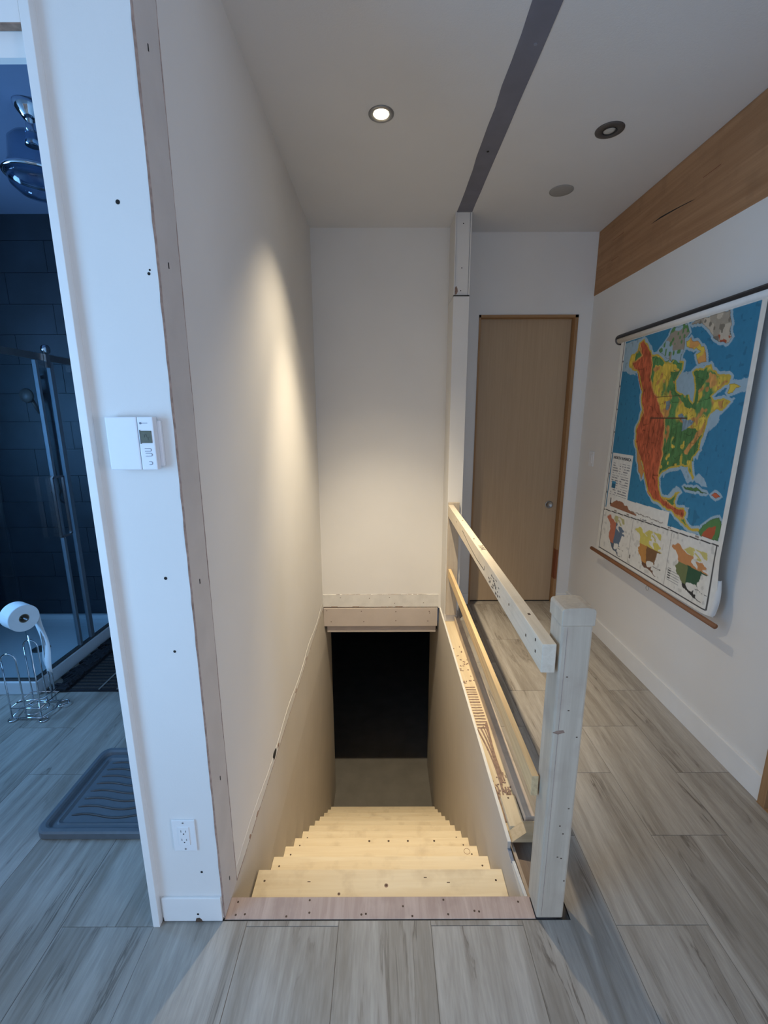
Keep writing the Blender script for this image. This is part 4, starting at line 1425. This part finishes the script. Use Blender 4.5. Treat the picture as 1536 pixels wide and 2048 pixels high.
rail = box('top_rail', SX - 0.032, SX - 0.020, SY + 0.02, BY1 - 0.009, 1.972, 2.012, 'brushed_nickel', sh)
for y in (2.86, 3.14):
    lathe('roller', [(0.0, -0.012), (0.026, -0.012), (0.028, 0.0), (0.026, 0.012), (0.0, 0.012)], (SX - 0.010, y, 2.040), 'chrome', rail, 'x', 20)
    box('roller_clamp', SX - 0.018, SX - 0.004, y - 0.015, y + 0.015, 1.93, 2.02, 'chrome', rail)
for y, w in ((2.775, 0.020), (2.895, 0.032)):
    box('edge_seal', SX - 0.036, SX - 0.014, y - w / 2, y + w / 2, 0.094, 1.968, 'satin_seal', sh)
hb = bmesh.new()
for (a, b) in (((2.70, 1.265), (2.79, 1.265)), ((2.70, 0.885), (2.79, 0.885)), ((2.70, 0.885), (2.70, 1.265)), ((2.79, 0.885), (2.79, 1.265))):
    add_bar(hb, (SX + 0.022, a[0], a[1]), (SX + 0.022, b[0] + (0.0001 if a[0] == b[0] else 0), b[1]), 0.014, 0.014)
for y, z in ((2.745, 1.265), (2.745, 0.885)):
    add_box(hb, SX - 0.022, SX + 0.018, y - 0.006, y + 0.006, z - 0.006, z + 0.006)
P(link('door_handle', hb, 'chrome', sh), 'square chrome door handle')

hs = thing('hand_shower', (-2.55, BY1 - 0.05, 1.0), 'dark hand shower on a slide bar inside the glass shower', 'shower head')
tube('slide_bar', [(-2.46, BY1 - 0.06, 1.05), (-2.46, BY1 - 0.06, 1.95)], 0.010, 'brushed_nickel', hs, 10)
for z in (1.09, 1.91):
    tube('bracket', [(-2.46, BY1 - 0.0085, z), (-2.46, BY1 - 0.06, z)], 0.012, 'chrome', hs, 10)
hd_ = lathe('spray_head', [(0.0, -0.012), (0.045, -0.012), (0.050, 0.0), (0.030, 0.020), (0.012, 0.028), (0.0, 0.028)], (-2.50, BY1 - 0.12, 1.78), 'gunmetal', hs, 'y', 20)
tube('hose', [(-2.47, BY1 - 0.06, 1.72), (-2.44, BY1 - 0.07, 1.4), (-2.42, BY1 - 0.06, 1.10), (-2.46, BY1 - 0.04, 1.0), (-2.52, BY1 - 0.012, 1.08)], 0.008, 'gunmetal', hs, 8)
tube('handle', [(-2.49, BY1 - 0.105, 1.77), (-2.465, BY1 - 0.07, 1.66)], 0.012, 'gunmetal', hs, 8)

# ceiling light with a clear glass bell
CL = Vector((-1.545, 2.24, ZC - 0.012))
cl = thing('ceiling_light', CL, 'clear glass bell ceiling light with chrome fittings in the bathroom', 'ceiling light')
lathe('canopy', [(0.055, 0.0), (0.055, -0.012), (0.048, -0.030), (0.030, -0.050), (0.020, -0.062), (0.0, -0.062)], CL, 'chrome', cl, 'z', 28)
lathe('stem', [(0.0, -0.055), (0.016, -0.06), (0.018, -0.10), (0.026, -0.13), (0.030, -0.16), (0.0, -0.16)], CL, 'chrome', cl, 'z', 20)
lathe('glass_bell', [(0.030, -0.118), (0.070, -0.126), (0.092, -0.150), (0.100, -0.23), (0.118, -0.27), (0.122, -0.275), (0.115, -0.268), (0.096, -0.23), (0.088, -0.153), (0.068, -0.130), (0.030, -0.122)], CL, 'shade_glass', cl, 'z', 36)
lathe('rim', [(0.128, -0.268), (0.132, -0.276), (0.128, -0.285), (0.120, -0.285), (0.118, -0.276), (0.120, -0.268)], CL, 'chrome', cl, 'z', 36, close=True)
lathe('glass_bowl', [(0.120, -0.285), (0.105, -0.325), (0.070, -0.355), (0.0, -0.368), (0.0, -0.364), (0.069, -0.351), (0.103, -0.322), (0.117, -0.285)], CL, 'shade_glass', cl, 'z', 36)

# toilet paper stand of bent wire
ts = thing('toilet_paper_stand', (-1.95, 2.20, 0), 'chrome wire toilet paper stand beside the shower', 'paper stand')
W = 0.0040


def arc(c, r, a0, a1, n, plane='xy', z=0.0):
    out = []
    for i in range(n + 1):
        a = math.radians(a0 + (a1 - a0) * i / n)
        if plane == 'xy':
            out.append((c[0] + r * math.cos(a), c[1] + r * math.sin(a), z))
        else:
            out.append((c[0] + r * math.cos(a), c[1], c[2] + r * math.sin(a)))
    return out


bx0, bx1, by0, by1 = -2.045, -1.885, 2.12, 2.27
for (px, py) in ((bx0, by0), (bx1 + 0.01, by0), (bx0, by1), (bx1 + 0.01, by1)):
    lathe('foot_scroll', [(0.020, 0.0), (0.024, 0.004), (0.020, 0.008), (0.016, 0.004)], (px, py, 0.001), 'chrome', ts, 'z', 18, close=True)
tube('base_ring', [(bx0, by0, 0.016), (bx1, by0, 0.016), (bx1 + 0.02, (by0 + by1) / 2, 0.016), (bx1, by1, 0.016), (bx0, by1, 0.016), (bx0 - 0.02, (by0 + by1) / 2, 0.016), (bx0, by0, 0.016)], W, 'chrome', ts, 6)
tube('base_ring', [(bx0, by0, 0.075), (bx1, by0, 0.075), (bx1, by1, 0.075), (bx0, by1, 0.075), (bx0, by0, 0.075)], W, 'chrome', ts, 6)
tube('base_ring', [(bx0 + 0.04, by0, 0.110), (bx1, by0 + 0.04, 0.110), (bx1, by1, 0.110)], W, 'chrome', ts, 6)
tube('base_wire', arc((-1.965, 2.195), 0.055, 0, 360, 20, 'xy', 0.020), W * 0.8, 'chrome', ts, 6)
tube('base_wire', arc((-1.86, 2.25), 0.030, 0, 360, 16, 'xy', 0.014), W * 0.8, 'chrome', ts, 6)
# two tall hoops that hold the spare rolls, and the arm for the roll in use
for y in (by0, by1):
    pts = [(bx0, y, 0.012), (bx0, y, 0.36)] + arc((-2.005, y, 0.36), 0.040, 180, 0, 10, 'xz') + [(-1.965, y, 0.012)]
    tube('hoop', pts, W, 'chrome', ts, 6)
tube('hoop', [(bx1, by0, 0.012), (bx1, by0 + 0.01, 0.20), (bx1 - 0.005, by0 + 0.02, 0.50)], W, 'chrome', ts, 6)
tube('arm_post', [(-1.935, by1, 0.012), (-1.935, by1 + 0.01, 0.55), (-1.95, by1 + 0.010, 0.583), (-2.060, 2.242, 0.583), (-1.890, 2.152, 0.583)], W * 1.2, 'chrome', ts, 8)
tube('arm_post', [(-1.915, by1, 0.012), (-1.912, by1 + 0.005, 0.30), (-1.935, by1 + 0.010, 0.545)], W, 'chrome', ts, 6)

def spin(bm, c, deg):
    bmesh.ops.rotate(bm, cent=Vector(c), matrix=Matrix.Rotation(math.radians(deg), 3, 'Z'), verts=bm.verts[:])


TPC, TPA = (-1.962, 2.19, 0.583), 62.0
tp = thing('toilet_paper_roll', (-1.962, 2.19, 0.51), 'white toilet paper roll with a hanging sheet on the wire stand', 'toilet paper')
bm = bmesh.new()
add_lathe(bm, [(0.024, -0.050), (0.070, -0.050), (0.072, -0.047), (0.072, 0.047), (0.070, 0.050), (0.024, 0.050)], (-1.962, 2.19, 0.583), 'y', 40, close=True)
spin(bm, TPC, TPA)
link('paper', bm, 'tissue', tp)
bm = bmesh.new()
add_lathe(bm, [(0.0235, -0.0495), (0.0235, 0.0495), (0.021, 0.0495), (0.021, -0.0495)], TPC, 'y', 28, close=True)
spin(bm, TPC, TPA)
link('core', bm, 'cardboard', tp)
bm = bmesh.new()
prev = None
for j in range(15):
    t = j / 14
    x = -1.8895 + 0.018 * math.sin(t * 2.4) - 0.004 * math.sin(t * 9)
    z = 0.575 - 0.36 * t
    wdt = 0.048 if t < 0.9 else 0.048 - 0.030 * (t - 0.9) / 0.1
    row = [bm.verts.new((x, 2.19 - 0.048, z)), bm.verts.new((x + 0.004 * math.sin(t * 5), 2.19, z)), bm.verts.new((x, 2.19 - 0.048 + 2 * wdt * 0.95, z))]
    row += [bm.verts.new(v.co + Vector((-0.0012, 0, 0))) for v in reversed(row)]
    if prev:
        for a in range(6):
            bm.faces.new([prev[a], prev[(a + 1) % 6], row[(a + 1) % 6], row[a]])
    else:
        bm.faces.new(row)
    prev = row
bm.faces.new(prev[::-1])
spin(bm, TPC, TPA)
P(link('hanging_sheet', bm, 'tissue', tp, True), 'torn hanging sheet')

# woven bath mat
bmx0, bmx1, bmy0, bmy1 = -2.00, -1.30, 2.375, 3.22
mt = thing('bath_mat', ((bmx0 + bmx1) / 2, (bmy0 + bmy1) / 2, 0), 'dark striped woven bath mat in front of the shower', 'mat')
box('backing', bmx0, bmx1, bmy0, bmy1, 0.0005, 0.010, 'mat_dark', mt, 0.002)
stripe = None
y = bmy0 + 0.02
first = True
while y < bmy1 - 0.02:
    if stripe is None:
        stripe = box('stripe', bmx0 + 0.09, bmx1 - 0.02, y, y + 0.014, 0.009, 0.014, 'mat_stripe', mt)
        y_first = y
        base_y = stripe.location.y
    else:
        o = stripe.copy()
        COL.objects.link(o)
        o.location.y = base_y + (y - y_first)
    y += 0.036
for x in (-1.735, -1.625):
    box('pale_line', x - 0.005, x + 0.005, bmy0 + 0.004, bmy1 - 0.004, 0.0135, 0.0155, 'mat_line', mt)
fr_ = random.Random(4)
bm = bmesh.new()
for k in range(90):
    y = bmy0 + (bmy1 - bmy0) * k / 89
    x = bmx0 + fr_.uniform(-0.05, 0.04)
    add_tube(bm, [(bmx0 + 0.07, y, 0.016), (x + 0.03, y + fr_.uniform(-0.01, 0.01), 0.030), (x - 0.012, y + fr_.uniform(-0.02, 0.02), 0.004)], 0.011, 5)
P(link('shaggy_fringe', bm, 'mat_dark', mt), 'shaggy black edge', kind='stuff')

# boot tray
tx0, tx1, ty0, ty1 = -1.385, -0.785, 1.418, 1.878
bt = thing('boot_tray', ((tx0 + tx1) / 2, (ty0 + ty1) / 2, 0), 'grey rubber boot tray with wavy ridges on the bathroom floor', 'tray')


def rrect(x0, x1, y0, y1, r, n=5):
    out = []
    for cx, cy, a0 in ((x1 - r, y1 - r, 0), (x0 + r, y1 - r, 90), (x0 + r, y0 + r, 180), (x1 - r, y0 + r, 270)):
        for k in range(n + 1):
            a = math.radians(a0 + 90 * k / n)
            out.append((cx + r * math.cos(a), cy + r * math.sin(a)))
    return out


bm = bmesh.new()
loops = []
for ins_, z in ((0.004, 0.0005), (0.0, 0.004), (0.0, 0.028), (0.006, 0.034), (0.020, 0.034), (0.028, 0.028), (0.032, 0.016), (0.050, 0.016), (0.055, 0.020), (0.060, 0.016), (0.066, 0.012)):
    pts = rrect(tx0 + ins_, tx1 - ins_, ty0 + ins_, ty1 - ins_, max(0.012, 0.045 - ins_ * 0.5))
    loops.append([bm.verts.new((x, y, z)) for x, y in pts])
for A_, B_ in zip(loops, loops[1:]):
    for i in range(len(A_)):
        bm.faces.new([A_[i], A_[(i + 1) % len(A_)], B_[(i + 1) % len(A_)], B_[i]])
bm.faces.new(loops[0][::-1])
bm.faces.new(loops[-1])
link('tray_body', bm, 'rubber_grey', bt)
wave = None
for k in range(8):
    y = ty0 + 0.095 + 0.040 * k
    if wave is None:
        bm = bmesh.new()
        add_tube(bm, [(tx0 + 0.085 + 0.43 * j / 24, y + 0.009 * math.sin(j / 24 * 4.2 * math.pi * 0.75 + 0.4), 0.0135) for j in range(25)], [0.002] + [0.0042] * 23 + [0.002], 6)
        wave = link('wavy_ridge', bm, 'gunmetal', bt, True)
        wy0, by_ = y, wave.location.y
    else:
        o = wave.copy()
        COL.objects.link(o)
        o.location.y = by_ + (y - wy0)
